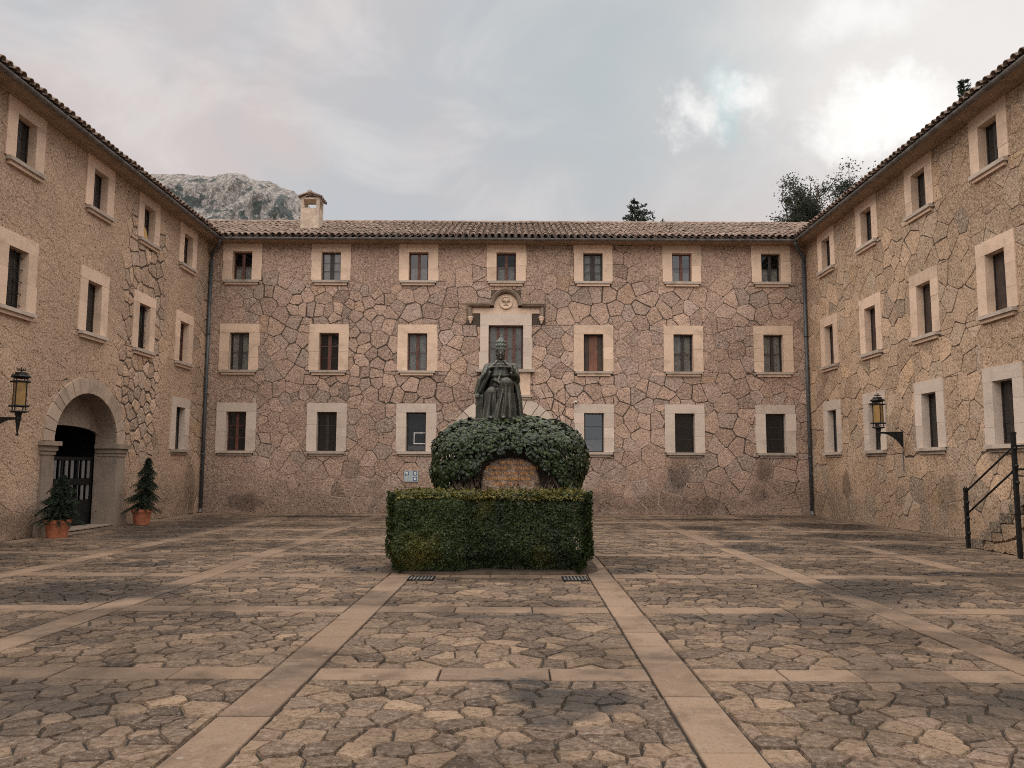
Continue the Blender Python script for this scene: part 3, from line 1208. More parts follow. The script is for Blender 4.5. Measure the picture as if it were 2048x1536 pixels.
STYLE = {
    ('B', 0, 'u'): dict(ctop=.5), ('B', 1, 'u'): dict(wood='wood_dark', rows=3, stile=.07, glass='glass_sky'), ('B', 2, 'u'): dict(ctop=.55, glass='glass_sky'),
    ('B', 3, 'u'): dict(ctop=.55), ('B', 4, 'u'): dict(wood='wood_dark', rows=3, stile=.075), ('B', 5, 'u'): dict(ctop=.35, glass='glass_sky'), ('B', 6, 'u'): dict(ctop=.5, wood='wood_dark'),
    ('B', 0, 'm'): dict(stile=.06, wood='wood_dark'), ('B', 1, 'm'): dict(back='none', stile=.06, rows=3), ('B', 2, 'm'): dict(),
    ('B', 4, 'm'): 'shutter', ('B', 5, 'm'): dict(wood='wood_dark'), ('B', 6, 'm'): dict(wood='wood_dark'),
    ('B', 0, 'd'): dict(back='board', rows=3, bmat='board_dark', wood='wood_brown'), ('B', 1, 'd'): dict(rows=3, back='board', bmat='board_dark', wood='wood_dark'),
    ('B', 2, 'd'): dict(lights=1, rows=3, back='blind', b1=.13, wood='wood_dark'), ('B', 4, 'd'): dict(lights=1, rows=3, back='blind', b1=.36, wood='wood_dark', glass='glass_sky'),
    ('B', 5, 'd'): dict(lights=1, rows=3, back='blind', b1=.30, bmat='board_dark', wood='wood_dark'), ('B', 6, 'd'): dict(lights=1, rows=3, back='none', wood='wood_dark'),
    ('L', 0, 'm'): dict(wood='wood_dark', back='none', grille=(5, 3)), ('L', 1, 'm'): dict(wood='wood_dark', back='none', rows=4),
    ('L', 2, 'm'): dict(wood='wood_dark', back='none', grille=(6, 3)), ('L', 3, 'm'): dict(back='board'),
    ('L', 0, 'u'): dict(wood='wood_dark', back='none', rows=3), ('L', 1, 'u'): dict(wood='wood_dark', back='none', rows=3),
    ('L', 2, 'u'): dict(wood='wood_dark', back='blind', bmat='tan_board', b1=.55, rows=3), ('L', 3, 'u'): dict(wood='wood_dark', back='board'),
    ('L', 3, 'd'): dict(wood='wood_dark', back='none', rows=3),
    ('R', 0, 'm'): 'shutter_dark', ('R', 1, 'm'): 'shutter_dark', ('R', 2, 'm'): 'shutter_dark', ('R', 3, 'm'): 'shutter_dark',
    ('R', 0, 'u'): dict(wood='wood_dark', back='none', rows=2), ('R', 1, 'u'): dict(wood='wood_dark', back='none', rows=2), ('R', 2, 'u'): dict(wood='wood_dark', back='none', rows=2), ('R', 3, 'u'): dict(wood='wood_dark', back='none', rows=2),
    ('R', 0, 'd'): dict(wood='wood_dark', rows=3, back='none'), ('R', 1, 'd'): dict(wood='wood_dark', rows=3, back='none'),
    ('R', 2, 'd'): dict(wood='wood_dark', rows=3, back='none'), ('R', 3, 'd'): dict(wood='wood_dark', rows=3, back='none'),
}
rnd = random.Random(5)
WINS = {}
for side, ci, row, uc in win_list:
    v0, v1 = ROWS[row]
    sm = M['ashlar_' + row]
    win = reveal(side, uc - HALF, uc + HALF, v0, v1, .20, sm)
    WINS[(side, ci, row)] = win
    surround(win, side, uc - HALF, uc + HALF, v0, v1, .35, (EAVE - v1 - .004) if row == 'u' else .31, sm, rnd)
    sill(win, side, uc, v0, .64, M['sill'], rnd, row != 'd')
    st = STYLE[(side, ci, row)]
    if st == 'shutter':
        closed_shutter(win, side, uc, v0, v1, HALF, rnd)
    elif st == 'shutter_dark':
        closed_shutter(win, side, uc, v0, v1, HALF, rnd, 'board_dark')
    else:
        joinery(win, side, uc, v0, v1, HALF, st, rnd)
# white outline of a sign on the inside of one ground floor window
mb = MB()
uc, w = BX[2], -.142
for a, b, c, d in ((-.09, .31, 2.76, 2.785), (-.09, .31, 2.385, 2.41), (-.09, -.065, 2.411, 2.759)):
    ubox(mb, 'B', uc + a, uc + b, c, d, w - .004, w)
mb.build('window_sticker', M['white_paint'], WINS[('B', 2, 'd')])

# tan board leaning in one window of the left wing
mb = MB()
uc, v0 = LY[2], ROWS['u'][0]
front = [(uc - .335, v0 + .004), (uc + .20, v0 + .004), (uc + .05, v0 + .34), (uc - .335, v0 + .55)]
mb.loft([[P3('L', a, b, -.075 - .03 * (b - v0)) for a, b in front], [P3('L', a, b, -.06 - .03 * (b - v0)) for a, b in front]])
mb.build('leaning_board', M['tan_board'], WINS[('L', 2, 'u')], fixn=True)

# central window: four lights, pale surround, apron below, pediment above
win = reveal('B', DOORX - CH, DOORX + CH, CV0, CV1, .20, M['ashlar_d'])
surround(win, 'B', DOORX - CH, DOORX + CH, CV0, CV1, .30, .42, M['ashlar_d'], rnd, 3, .05)
joinery(win, 'B', DOORX, CV0, CV1, CH, dict(lights=4, rows=2, stile=.045), rnd)
mb = MB()
ubox(mb, 'B', DOORX - 1.02, DOORX + 1.02, CV0 - .10, CV0 - .001, -.14, .19)
mb.build('sill', M['sill'], win)
for a, b in ((-.86, -.50), (.50, .86)):
    mb = MB()
    ubox(mb, 'B', DOORX + a, DOORX + b, 4.10, CV0 - .104, -.02, .085, (.6, .5, .5))
    mb.build('apron_pilaster', M['ashlar_m'], win)
mb = MB()
ubox(mb, 'B', DOORX - .497, DOORX + .497, 4.10, CV0 - .104, -.02, .03, (.45, .5, .5))
mb.build('apron_panel', M['ashlar_m'], win)
mb = MB()
ubox(mb, 'B', DOORX - .93, DOORX + .93, 4.02, 4.097, -.02, .15)
ubox(mb, 'B', DOORX - .88, DOORX + .88, 3.94, 4.017, -.02, .10)
mb.build('apron_moulding', M['sill'], win)
# pediment
ped = MB()
ubox(ped, 'B', DOORX - 1.30, DOORX + 1.30, 6.975, 7.17, -.02, .028, (.45, .5, .5))
ped_o = ped.build('pediment', M['ashlar_u'], wing['B'], P3('B', DOORX, 6.97, 0))
mb = MB()
n = 20
for (ra, rb, wv) in ((.40, .57, .06),):
    ring = []
pf = [P3('B', DOORX + .42 * math.cos(math.pi * k / n), 7.22 + .45 * math.sin(math.pi * k / n), .032) for k in range(n + 1)]
mb.add(pf + [P3('B', DOORX, 7.172, .032)] + [P3('B', DOORX - .42, 7.172, .032), P3('B', DOORX + .42, 7.172, .032)], [(n + 1, n + 3, 0)] + [(n + 1, k, k + 1) for k in range(n)] + [(n + 1, n, n + 2)])
mb.build('tympanum', M['ashlar_u'], ped_o)


def profile_sweep(mb, side, path, prof, tint=(.5, .5, .5)):
    """path: (u, v, nu, nv) with outward normal; prof: (along normal, w)"""
    rings = []
    for (u, v, nu, nv) in path:
        rings.append([P3(side, u + nu * a, v + nv * a, w) for a, w in prof])
    mb.loft(rings, True, tint)


prof = [(0, -.01), (0, .10), (.03, .13), (.045, .19), (.09, .20), (.10, .23), (.135, .23), (.135, -.01)]
mb = MB()
profile_sweep(mb, 'B', [(DOORX + .42 * math.cos(math.pi * k / 24), 7.24 + .45 * math.sin(math.pi * k / 24), math.cos(math.pi * k / 24), math.sin(math.pi * k / 24)) for k in range(25)], prof)
mb.build('arched_moulding', M['corn_dark'], ped_o)
for s in (-1, 1):
    mb = MB()
    p_ = [(DOORX + s * .565, 7.18, 0, 1), (DOORX + s * 1.30, 7.18, 0, 1)]
    profile_sweep(mb, 'B', p_, prof)
    mb.build('cornice_moulding', M['corn_dark'], ped_o)
    mb = MB()
    profile_sweep(mb, 'B', [(DOORX + s * 1.18, 7.175, s, 0), (DOORX + s * 1.18, 6.86, s, 0)], [(0, -.01), (0, .07), (.04, .10), (.06, .15), (.13, .16), (.13, -.01)])
    mb.build('return_moulding', M['corn_dark'], ped_o)
    mb = MB()
    c = P3('B', DOORX + s * 1.245, 0, .06)
    mb.lathe((c[0], c[1], 6.60), [(.015, 0), (.035, .02), (.03, .045), (.045, .08), (.075, .13), (.085, .155), (.06, .16), (.10, .20), (.105, .235), (.08, .255)], 12)
    mb.build('corbel', M['ashlar_u'], ped_o, smooth=True)
mb = MB()
c = Vector(P3('B', DOORX, 7.36, 0))
rings = []
for rr, w in ((.24, .03), (.24, .075), (.225, .095), (.195, .095), (.18, .06), (.001, .062)):
    rings.append([P3('B', DOORX + rr * math.cos(2 * math.pi * k / 28), 7.36 + rr * math.sin(2 * math.pi * k / 28), w) for k in range(28)])
mb.loft(rings, False)
med = mb.build('medallion', M['ashlar_u'], ped_o, smooth=False)
mb = MB()
for s in (-1, 1):
    for (du, dv, r_) in ((.085, .055, .05), (.12, .03, .03), (.05, .03, .03), (.085, .02, .03)):
        a = P3('B', DOORX + s * du, 7.36 + dv, .065)
        mb.lathe((a[0], a[1], a[2] - r_ * .8), [(r_ * .3, 0), (r_ * .8, r_ * .4), (r_, r_ * .8), (r_ * .8, r_ * 1.2), (r_ * .3, r_ * 1.6)], 8)
    mb.tube([P3('B', DOORX + s * .02, 7.30, .07), P3('B', DOORX + s * .05, 7.27, .07), P3('B', DOORX + s * .09, 7.245, .07)], .012, 6)
    mb.tube([P3('B', DOORX + s * .015, 7.40, .07), P3('B', DOORX + s * .03, 7.33, .07), P3('B', DOORX + s * .02, 7.24, .07)], .012, 6)
ubox(mb, 'B', DOORX - .05, DOORX + .05, 7.375, 7.40, .06, .08)
mb.build('emblem_relief', M['cornice'], ped_o, smooth=True)


# ------------------------------------------------------------------ arches
def voussoirs(root, side, c, hi, ri, ho, ro, spr, n, mat, rnd, proud, back=-.4):
    angs = [0.0]
    ws = [rnd.uniform(.7, 1.3) for _ in range(n)]
    t = sum(ws)
    for w_ in ws:
        angs.append(angs[-1] + math.pi * w_ / t)
    for k in range(n):
        mb = MB()
        m_ = 3
        pr = proud + rnd.uniform(-.004, .005)
        e = .006
        rings = []
        for q in range(m_ + 1):
            a = angs[k] + e + (angs[k + 1] - angs[k] - 2 * e) * q / m_
            ca, sa = math.cos(a), math.sin(a)
            i_, o_ = (c + hi * ca, spr + ri * sa), (c + ho * ca, spr + ro * sa)
            rings.append([P3(side, *i_, back), P3(side, *i_, pr), P3(side, *o_, pr), P3(side, *o_, back)])
        mb.loft(rings, True, (min(1, max(0, rnd.gauss(.5, .28))), .5, .5))
        mb.build('voussoir', mat, root)


# gateway of the left wing
gx = Vector(P3('L', GY, 0, 0))
mb = MB()
dep = .50
ap = arch_pts(GY, GHALF - .004, GSPR, GRISE - .004, 24)
path = [(GY + GHALF - .004, 0)] + ap + [(GY - GHALF + .004, 0)]
mb.add([P3('L', u, v, .0) for u, v in path] + [P3('L', u, v, -dep) for u, v in path], [(k, k + 1, len(path) + k + 1, len(path) + k) for k in range(len(path) - 1)])
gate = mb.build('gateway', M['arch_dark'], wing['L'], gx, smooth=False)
voussoirs(gate, 'L', GY, GHALF, GRISE, 1.93, 1.64, GSPR, 15, M['arch'], rnd, .05)
for s in (-1, 1):
    def gb(name, a, b, c, d, w1, mat=M['arch_dark']):
        mb = MB()
        u0_, u1_ = sorted((GY + s * a, GY + s * b))
        ubox(mb, 'L', u0_, u1_, c, d, -dep, w1, (rnd.random() * .5 + .2, .5, .5))
        mb.build(name, mat, gate)
    gb('pilaster_base', GHALF - .10, 2.06, 0, .36, .13)
    gb('pilaster', GHALF - .02, 1.95, .363, 1.84, .06)
    gb('capital', GHALF - .04, 1.98, 1.843, 1.93, .085)
    gb('capital', GHALF - .07, 2.01, 1.933, 2.05, .115)
    gb('capital', GHALF - .13, 2.07, 2.053, 2.155, .17)
# inner wall of the gateway with a lower segmental opening
mb = MB()
ih, isp, irs = 1.455, 2.40, .2
ap2 = arch_pts(GY, ih, isp, irs, 16)
outer = arch_pts(GY, 1.6, GSPR, 1.35, 16)
w = -dep + .03
for k in range(16):
    mb.add([P3('L', *ap2[k], w), P3('L', *ap2[k + 1], w), P3('L', *outer[k + 1], w), P3('L', *outer[k], w)], [(0, 1, 2, 3)])
    mb.add([P3('L', *ap2[k], w), P3('L', *ap2[k + 1], w), P3('L', *ap2[k + 1], w - .06), P3('L', *ap2[k], w - .06)], [(0, 1, 2, 3)])
for s in (-1, 1):
    mb.add([P3('L', GY + s * ih, 0, w), P3('L', GY + s * 1.6, 0, w), P3('L', GY + s * 1.6, isp, w), P3('L', GY + s * ih, isp, w)], [(0, 1, 2, 3)])
    mb.add([P3('L', GY + s * ih, 0, w), P3('L', GY + s * ih, 0, w - .06), P3('L', GY + s * ih, isp, w - .06), P3('L', GY + s * ih, isp, w)], [(0, 1, 2, 3)])
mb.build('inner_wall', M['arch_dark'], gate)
mb = MB()
a, b = P3('L', GY - 1.9, -.02, w - .062), P3('L', GY + 1.9, 3.0, w - 5.0)
for f in ((a[0], b[0]),):
    x0, x1, y0, y1, z0, z1 = b[0], a[0], GY - 1.9, GY + 1.9, -.015, 3.0
    mb.add([(x0, y0, z0), (x0, y1, z0), (x0, y1, z1), (x0, y0, z1), (x1, y0, z0), (x1, y1, z0), (x1, y1, z1), (x1, y0, z1)],
           [(0, 1, 2, 3), (0, 1, 5, 4), (3, 2, 6, 7), (1, 2, 6, 5), (0, 3, 7, 4)])
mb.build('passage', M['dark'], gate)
# gate leaves: dark timber with two rows of pale slats
wl_ = w - .10
mb = MB()
for c, d in ((.0, .62), (.62, .70), (1.10, 1.26), (1.74, 1.82)):
    ubox(mb, 'L', GY - ih, GY + ih, c, d - .002, wl_ - .06, wl_)
for k in range(5):
    u = GY - ih + 2 * ih * k / 4
    ubox(mb, 'L', max(u - .04, GY - ih), min(u + .04, GY + ih), .70, 1.738, wl_ - .05, wl_ + .005)
mb.build('gate_frame', M['iron'], gate)
for c, d in ((.705, 1.095), (1.265, 1.735)):
    for k in range(11):
        u = GY - ih + .13 + (2 * ih - .26) * k / 10
        mb = MB()
        ubox(mb, 'L', u - .075, u + .045, c, d, wl_ - .04, wl_ - .02, (rnd.random(), .5, .5))
        mb.build('gate_slat', M['grey_blind'], gate)
mb = MB()
ubox(mb, 'L', GY - ih, GY + ih, .02, .05, w - .06, .10)
mb.build('threshold', M['arch_dark'], gate)

# door arch of the back wing, half hidden by the monument
mb = MB()
ap = arch_pts(DOORX, DHALF - .004, DSPR, DHALF - .004, 24)
path = [(DOORX + DHALF - .004, 0)] + ap + [(DOORX - DHALF + .004, 0)]
mb.add([P3('B', u, v, .0) for u, v in path] + [P3('B', u, v, -.5) for u, v in path], [(k, k + 1, len(path) + k + 1, len(path) + k) for k in range(len(path) - 1)])
door = mb.build('doorway', M['ashlar_d'], wing['B'], P3('B', DOORX, 0, 0))
voussoirs(door, 'B', DOORX, DHALF, DHALF, 2.06, 2.06, DSPR, 15, M['ashlar_d'], rnd, .045, -.2)
for s in (-1, 1):
    for c, d in ((0, .55), (.55, 1.2), (1.2, DSPR)):
        mb = MB()
        u0_, u1_ = sorted((DOORX + s * DHALF, DOORX + s * 2.05))
        ubox(mb, 'B', u0_, u1_, c + .002, d - .002, -.2, .045 + rnd.uniform(-.003, .003), (rnd.random(), .5, .5))
        mb.build('jamb_block', M['ashlar_d'], door)
mb = MB()
for k in range(10):
    u = DOORX - DHALF + 2 * DHALF * k / 10
    ubox(mb, 'B', u + .004, u + 2 * DHALF / 10 - .004, 0, DSPR + DHALF, -.48, -.42)
mb.build('door_leaf', M['board_dark'], door)

# ------------------------------------------------------------------ eaves: cornice, gutters, downpipes
for side in 'BLR':
    a, b = SPAN[side]
    prof = [(0.0, EAVE - .002), (.05, EAVE + .0), (.06, EAVE + .03), (.30, EAVE + .035), (.33, EAVE + .06), (.375, EAVE + .075), (.385, EAVE + .15), (0.0, EAVE + .15)]
    ends = {'B': (XL + .02, XR - .02), 'L': (NEAR, D - .0), 'R': (NEAR, D - .0)}[side]
    u = ends[0]
    mb = MB()
    nseg = 24
    mb.loft([[P3(side, ends[0] + (ends[1] - ends[0]) * k / nseg, v, w) for w, v in prof] for k in range(nseg + 1)])
    mb.build('cornice', M['cornice'], wing[side])
    mb = MB()
    gc, gr = .472, .078
    g0, g1 = {'B': (XL + .40, XR - .40), 'L': (NEAR, D - .40), 'R': (NEAR, D - .40)}[side]
    n = 10
    rings = []
    for uu in (g0, g1):
        o_ = [P3(side, uu, EAVE + .095 - gr * math.sin(math.pi * k / n), gc - gr * math.cos(math.pi * k / n)) for k in range(n + 1)]
        i_ = [P3(side, uu, EAVE + .095 - (gr - .008) * math.sin(math.pi * k / n), gc - (gr - .008) * math.cos(math.pi * k / n)) for k in range(n, -1, -1)]
        rings.append(o_ + i_)
    mb.loft(rings)
    gut = mb.build('gutter', M['zinc'], wing[side], smooth=False)
    uu = g0 + .6
    while uu < g1:
        mb = MB()
        rings = []
        for du in (-.018, .018):
            rings.append([P3(side, uu + du, EAVE + .100 - (gr + .008) * math.sin(math.pi * k / n), gc - (gr + .008) * math.cos(math.pi * k / n)) for k in range(n + 1)])
        mb.loft(rings, False)
        mb.build('gutter_bracket', M['zinc'], gut)
        uu += 1.45
for x, s in ((XL + .10, 1), (XR - .10, -1)):
    y = D - .10
    mb = MB()
    mb.tube([(x + s * .40, D - .472, EAVE + .02), (x + s * .40, D - .46, EAVE - .06), (x + s * .22, D - .30, EAVE - .22), (x, y, EAVE - .42), (x, y, EAVE - .6)], .055, 10)
    mb.tube([(x, y, EAVE - .58), (x, y, .06)], .055, 12)
    dp = mb.build('downpipe', M['zinc_blue'], wing['B'], (x, y, 0), smooth=True)
    for z in (8.3, 6.2, 4.1, 2.0):
        mb = MB()
        mb.tube([(x, y, z - .03), (x, y, z + .03)], .066, 12)
        mb.build('pipe_collar', M['zinc_blue'], dp, smooth=True)
    mb = MB()
    mb.tube([(x, y, .14), (x, y - .02, .06), (x, y - .10, .02)], [.058, .06, .066], 10)
    mb.build('pipe_shoe', M['zinc'], dp, smooth=True)

# ------------------------------------------------------------------ roofs
SLOPE = .40
E0 = .52                 # eave overhang
EZ = EAVE + .155          # height of the roof deck at the tile edge
RUN = 5.0
ang = math.atan(SLOPE)


def tile_verts(r1=.096, r2=.080, ln=.46, th=.016, n=7):
    vs_, fs_ = [], []
    for (y, rr, dz) in ((0, r1, 0.0), (ln, r2, -.012)):
        for q in (rr, rr - th):
            for k in range(n + 1):
                a = math.pi * k / n
                vs_.append((q * math.cos(a), y, q * math.sin(a) * .92 + dz))
    m_ = n + 1
    for k in range(n):
        fs_.append((k, k + 1, 2 * m_ + k + 1, 2 * m_ + k))
        fs_.append((m_ + k + 1, m_ + k, 3 * m_ + k, 3 * m_ + k + 1))
        fs_.append((k + 1, k, m_ + k, m_ + k + 1))
    return vs_, fs_


TV, TF = tile_verts()
tmesh = bpy.data.meshes.new('roof_tile')
tmesh.from_pydata(TV, [], TF)
at = tmesh.attributes.new('tint', 'FLOAT_COLOR', 'POINT')
at.data.foreach_set('color', [.3, .5, .5, 1.0] * len(TV))
tmesh.materials.append(M['tile'])
tmesh.polygons.foreach_set('use_smooth', [True] * len(tmesh.polygons))
TVA = np.array(TV)


def roof(side, seed):
    rnd = random.Random(seed)
    pitch, expo = .232, .375

    def RP(u, s, h):
        """u along the eave, s up the slope (horizontal run), h above deck"""
        return P3(side, u, EZ + s * SLOPE + h, E0 - s)
    a, b = {'B': (XL - 4.6, XR + 4.6), 'L': (NEAR - .3, D + 4.6), 'R': (NEAR - .3, D + 4.6)}[side]

    def start(u):
        """run at which this roof begins (valley against the neighbouring wing)"""
        if side == 'B':
            return max(0, XL + E0 - u, u - (XR - E0))
        return max(0, u - (D - E0))
    mb = MB()
    # deck with channel troughs
    nu = int((b - a) / pitch)
    for i in range(nu + 1):
        u = a + i * pitch
        s0 = start(u)
        if s0 >= RUN - .1:
            continue
        row = []
        for (du, h) in ((-.116, .02), (-.06, -.03), (0, -.04), (.06, -.03), (.116, .02)):
            row.append((u + pitch / 2 + du, h))
        vs_ = [RP(uu, s0 - .02, h) for uu, h in row] + [RP(uu, RUN, h) for uu, h in row]
        mb.add(vs_, [(k, k + 1, 6 + k, 5 + k) for k in range(4)], (rnd.random(), 1.0, .5))
    # far slope down to the outside
    mb.add([RP(a, RUN, .03), RP(b, RUN, .03), P3(side, b, EZ, E0 - 2 * RUN), P3(side, a, EZ, E0 - 2 * RUN)], [(0, 1, 2, 3)], (.4, .5, .5))
    ro = mb.build('roof', M['tile'], wing[side])
    # orientation of a tile: local x along u, local y up the slope, local z normal
    o = Vector(RP(0, 0, 0))
    ex = (Vector(RP(1, 0, 0)) - o).normalized()
    ey = (Vector(RP(0, 1, 0)) - o).normalized()
    ez = ex.cross(ey)
    if ez.z < 0:
        ex = -ex
        ez = ex.cross(ey)
    items = []
    nrow = int(RUN / math.cos(ang) / expo)
    for i in range(nu + 2):
        u = a + i * pitch
        s0 = start(u)
        for r_ in range(nrow + 1):
            s = r_ * expo * math.cos(ang) - .06
            if s < s0 - .1 or s > RUN - .25:
                continue
            items.append((u + rnd.uniform(-.012, .012), s + rnd.uniform(-.018, .018), r_, rnd.uniform(-.03, .03), rnd.uniform(-.006, .008)))
    if side == 'B':
        items.sort(key=lambda t: (t[2], abs(t[0])))
    else:
        items.sort(key=lambda t: (t[2], abs(t[0] - 18.5)))
    rest = MB()
    M3 = Matrix((ex, ey, ez)).transposed()
    po = WORIG[ro.name]
    for k, (u, s, r_, tw, dz) in enumerate(items):
        base = Vector(RP(u, s, .024 + .022 * ((r_ * 7919 + int(u * 40)) % 3 == 0) * rnd.random() + dz))
        mm = M3 @ Matrix.Rotation(tw, 3, 'Z')
        if k < 290:
            ob = bpy.data.objects.new('roof_tile', tmesh)
            mw = mm.to_4x4()
            mw.translation = base - po
            ob.matrix_local = mw
            ob.parent = ro
            COL.objects.link(ob)
        else:
            vv = TVA @ np.array(mm.transposed()) + np.array(base)
            rest.add([tuple(p) for p in vv], TF, (rnd.random(), .5, .5))
    rest.build('roof_tiles', M['tile'], ro, smooth=True, kind='stuff')
    # ridge tiles
    mb = MB()
    uu = a
    while uu < b:
        c1, c2 = RP(uu, RUN, .03), RP(min(uu + .44, b), RUN, .03)
        e = rnd.uniform(-.008, .008)
        rings = []
        for c, rr in ((c1, .125), (c2, .105)):
            ring = []
            for k in range(9):
                t = math.pi * k / 8
                off = P3(side, 0, 0, rr * math.cos(t))
                z0_ = P3(side, 0, 0, 0)
                ring.append((c[0] + off[0] - z0_[0], c[1] + off[1] - z0_[1], c[2] + rr * math.sin(t) + e - .02))
            rings.append(ring)
        mb.loft(rings, False, (rnd.random(), .5, .5))
        uu += .40
    mb.build('ridge_tiles', M['tile'], ro, smooth=True, kind='stuff')
    return ro


for side, seed in (('B', 31), ('L', 32), ('R', 33)):
    roof(side, seed)

# chimney on the back roof
cx, cy = -7.56, 29.35
hx, hy = .345, .33
mb = MB()
zb, z1, z2 = 10.0, 11.20, 11.53
mb.box((cx - hx, cy - hy, zb), (cx + hx, cy + hy, z1))
for sx_, sy_ in ((-1, -1), (1, -1), (1, 1), (-1, 1)):
    a, b = sorted((cx + sx_ * hx, cx + sx_ * (hx - .11)))
    c, d = sorted((cy + sy_ * hy, cy + sy_ * (hy - .11)))
    mb.box((a, c, z1 - .003), (b, d, z2))
ch = mb.build('chimney', M['stucco'], wing['B'], (cx, cy, zb))
mb = MB()
mb.box((cx - hx, cy - hy, z2 + .002), (cx + hx, cy + hy, z2 + .07))
mb.build('chimney_head', M['stucco'], ch)
for s in (-1, 1):
    for k in range(4):
        yy = cy - hy - .04 + (2 * hy + .08) * k / 3
        mm = Matrix((Vector((0, 1, 0)), Vector((-s * math.cos(.42), 0, math.sin(.42))), Vector((s * math.sin(.42), 0, math.cos(.42))))).transposed()
        base = Vector((cx + s * .43, yy, z2 + .05))
        vv = TVA * np.array((1, 1.08, 1)) @ np.array(mm.transposed()) + np.array(base)
        mb = MB()
        mb.add([tuple(p) for p in vv], TF, (random.random(), .5, .5))
        mb.build('cap_tile', M['tile'], ch, smooth=True)
mb = MB()
mb.tube([(cx, cy - hy - .10, z2 + .24), (cx, cy + hy + .10, z2 + .24)], .10, 12)
mb.build('cap_ridge', M['tile'], ch, smooth=True)

# ------------------------------------------------------------------ foliage helpers
def rand_unit(rnd):
    z = rnd.uniform(-1, 1)
    a = rnd.uniform(0, 2 * math.pi)
    r_ = math.sqrt(1 - z * z)
    return Vector((r_ * math.cos(a), r_ * math.sin(a), z))


def leaf_quad(mb, c, nrm, up, ln, wd, tint, fold=.15):
    """pointed leaf of four triangles folded along the midrib"""
    nrm = Vector(nrm).normalized()
    t = Vector(up) - nrm * nrm.dot(Vector(up))
    if t.length < 1e-3:
        t = nrm.orthogonal()
    t.normalize()
    s = nrm.cross(t)
    c = Vector(c)
    lift = nrm * (wd * fold)
    mb.add([c - t * ln * .5, c + s * wd * .5 + lift, c + t * ln * .5, c - s * wd * .5 + lift], [(0, 1, 2), (0, 2, 3)], tint)


IVY = [(0, -.5), (.30, -.42), (.52, -.12), (.30, .02), (.22, .22), (0, .55), (-.22, .22), (-.30, .02), (-.52, -.12), (-.30, -.42)]


def ivy_leaf(mb, c, nrm, up, sz, tint):
    nrm = Vector(nrm).normalized()
    t = Vector(up) - nrm * nrm.dot(Vector(up))
    if t.length < 1e-3:
        t = nrm.orthogonal()
    t.normalize()
    s = nrm.cross(t)
    c = Vector(c)
    pts = [c + nrm * sz * .07] + [c + s * x * sz + t * (-y) * sz - nrm * sz * .10 * (abs(x) * 1.6 + abs(y)) for x, y in IVY]
    n = len(IVY)
    mb.add(pts, [(0, 1 + k, 1 + (k + 1) % n) for k in range(n)], tint)


M['hedge_leaf'] = leaf_mat('hedge_leaf', (.006, .013, .005), (.034, .054, .011), (.16, .125, .02), .5, .35, .12)
M['hedge_core'] = simple_mat('dark_foliage_fill', (.012, .012, .008), .95, var=.4, scale=14, bump=.8, bdist=.05)  # near-black fill used behind the leaves
M['ivy'] = leaf_mat('ivy_leaf', (.005, .012, .004), (.036, .064, .018), (.10, .13, .025), .40, .40, .06)
M['conifer'] = leaf_mat('conifer_needles', (.010, .018, .012), (.030, .048, .028), (.06, .085, .04), .6, .3, .05)
M['tree_leaf'] = leaf_mat('tree_leaf', (.020, .026, .018), (.055, .065, .040), (.10, .09, .05), .6, .3, .15)
M['tree_green'] = leaf_mat('evergreen_leaf', (.018, .030, .020), (.050, .075, .042), (.09, .10, .05), .6, .3, .12)

# ------------------------------------------------------------------ monument: hedge
HX0, HX1, HY0, HY1, HZ = -1.82, 1.17, 12.12, 13.05, 1.20
hedge = tag(empty('clipped_hedge', ((HX0 + HX1) / 2, 12.6, 0)), 'low box clipped green hedge in front of the ivy covered monument', 'hedge')
rnd = random.Random(41)


def hedge_front(x):
    """front plane of the hedge; the left part stands slightly forward, a hollow beside it"""
    return HY0 - .05 + .17 * smooth01(x, -.80, -.62) + .03 * math.sin(x * 3.1) + .20 * math.exp(-((x + .38) / .26) ** 2) + .16 * (smooth01(x, HX1 - .22, HX1) ** 2 + (1 - smooth01(x, HX0, HX0 + .22)) ** 2)


mb = MB()
mb.box((HX0 + .2, HY0 + .46, .16), (HX1 - .2, HY1 - .1, HZ - .2))
mb.box((HX0 + .12, HY1 - .098, .10), (HX0 + .55, 14.9, HZ - .12))
mb.build('dark_core', M['hedge_core'], hedge)  # solid near-black boxes filling the hedge
mb = MB()


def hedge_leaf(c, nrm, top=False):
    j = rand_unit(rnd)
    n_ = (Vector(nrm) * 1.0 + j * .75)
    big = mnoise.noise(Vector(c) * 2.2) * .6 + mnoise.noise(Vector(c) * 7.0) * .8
    lum = min(1, max(0, rnd.gauss(.42, .25) + .35 * big + (.25 if top else 0)))  # top leaves paler: new growth, with light from above put into the colour
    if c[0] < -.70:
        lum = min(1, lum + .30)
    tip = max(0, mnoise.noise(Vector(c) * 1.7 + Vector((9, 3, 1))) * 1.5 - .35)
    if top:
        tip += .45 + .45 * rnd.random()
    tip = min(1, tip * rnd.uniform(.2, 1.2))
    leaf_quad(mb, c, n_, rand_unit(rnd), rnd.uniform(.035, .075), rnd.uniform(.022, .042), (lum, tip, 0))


def rnd_edge(z):
    """pull in the outline towards the foot"""
    return .22 * (1 - smooth01(z, .05, .40)) - .02 * math.sin(z * 5)


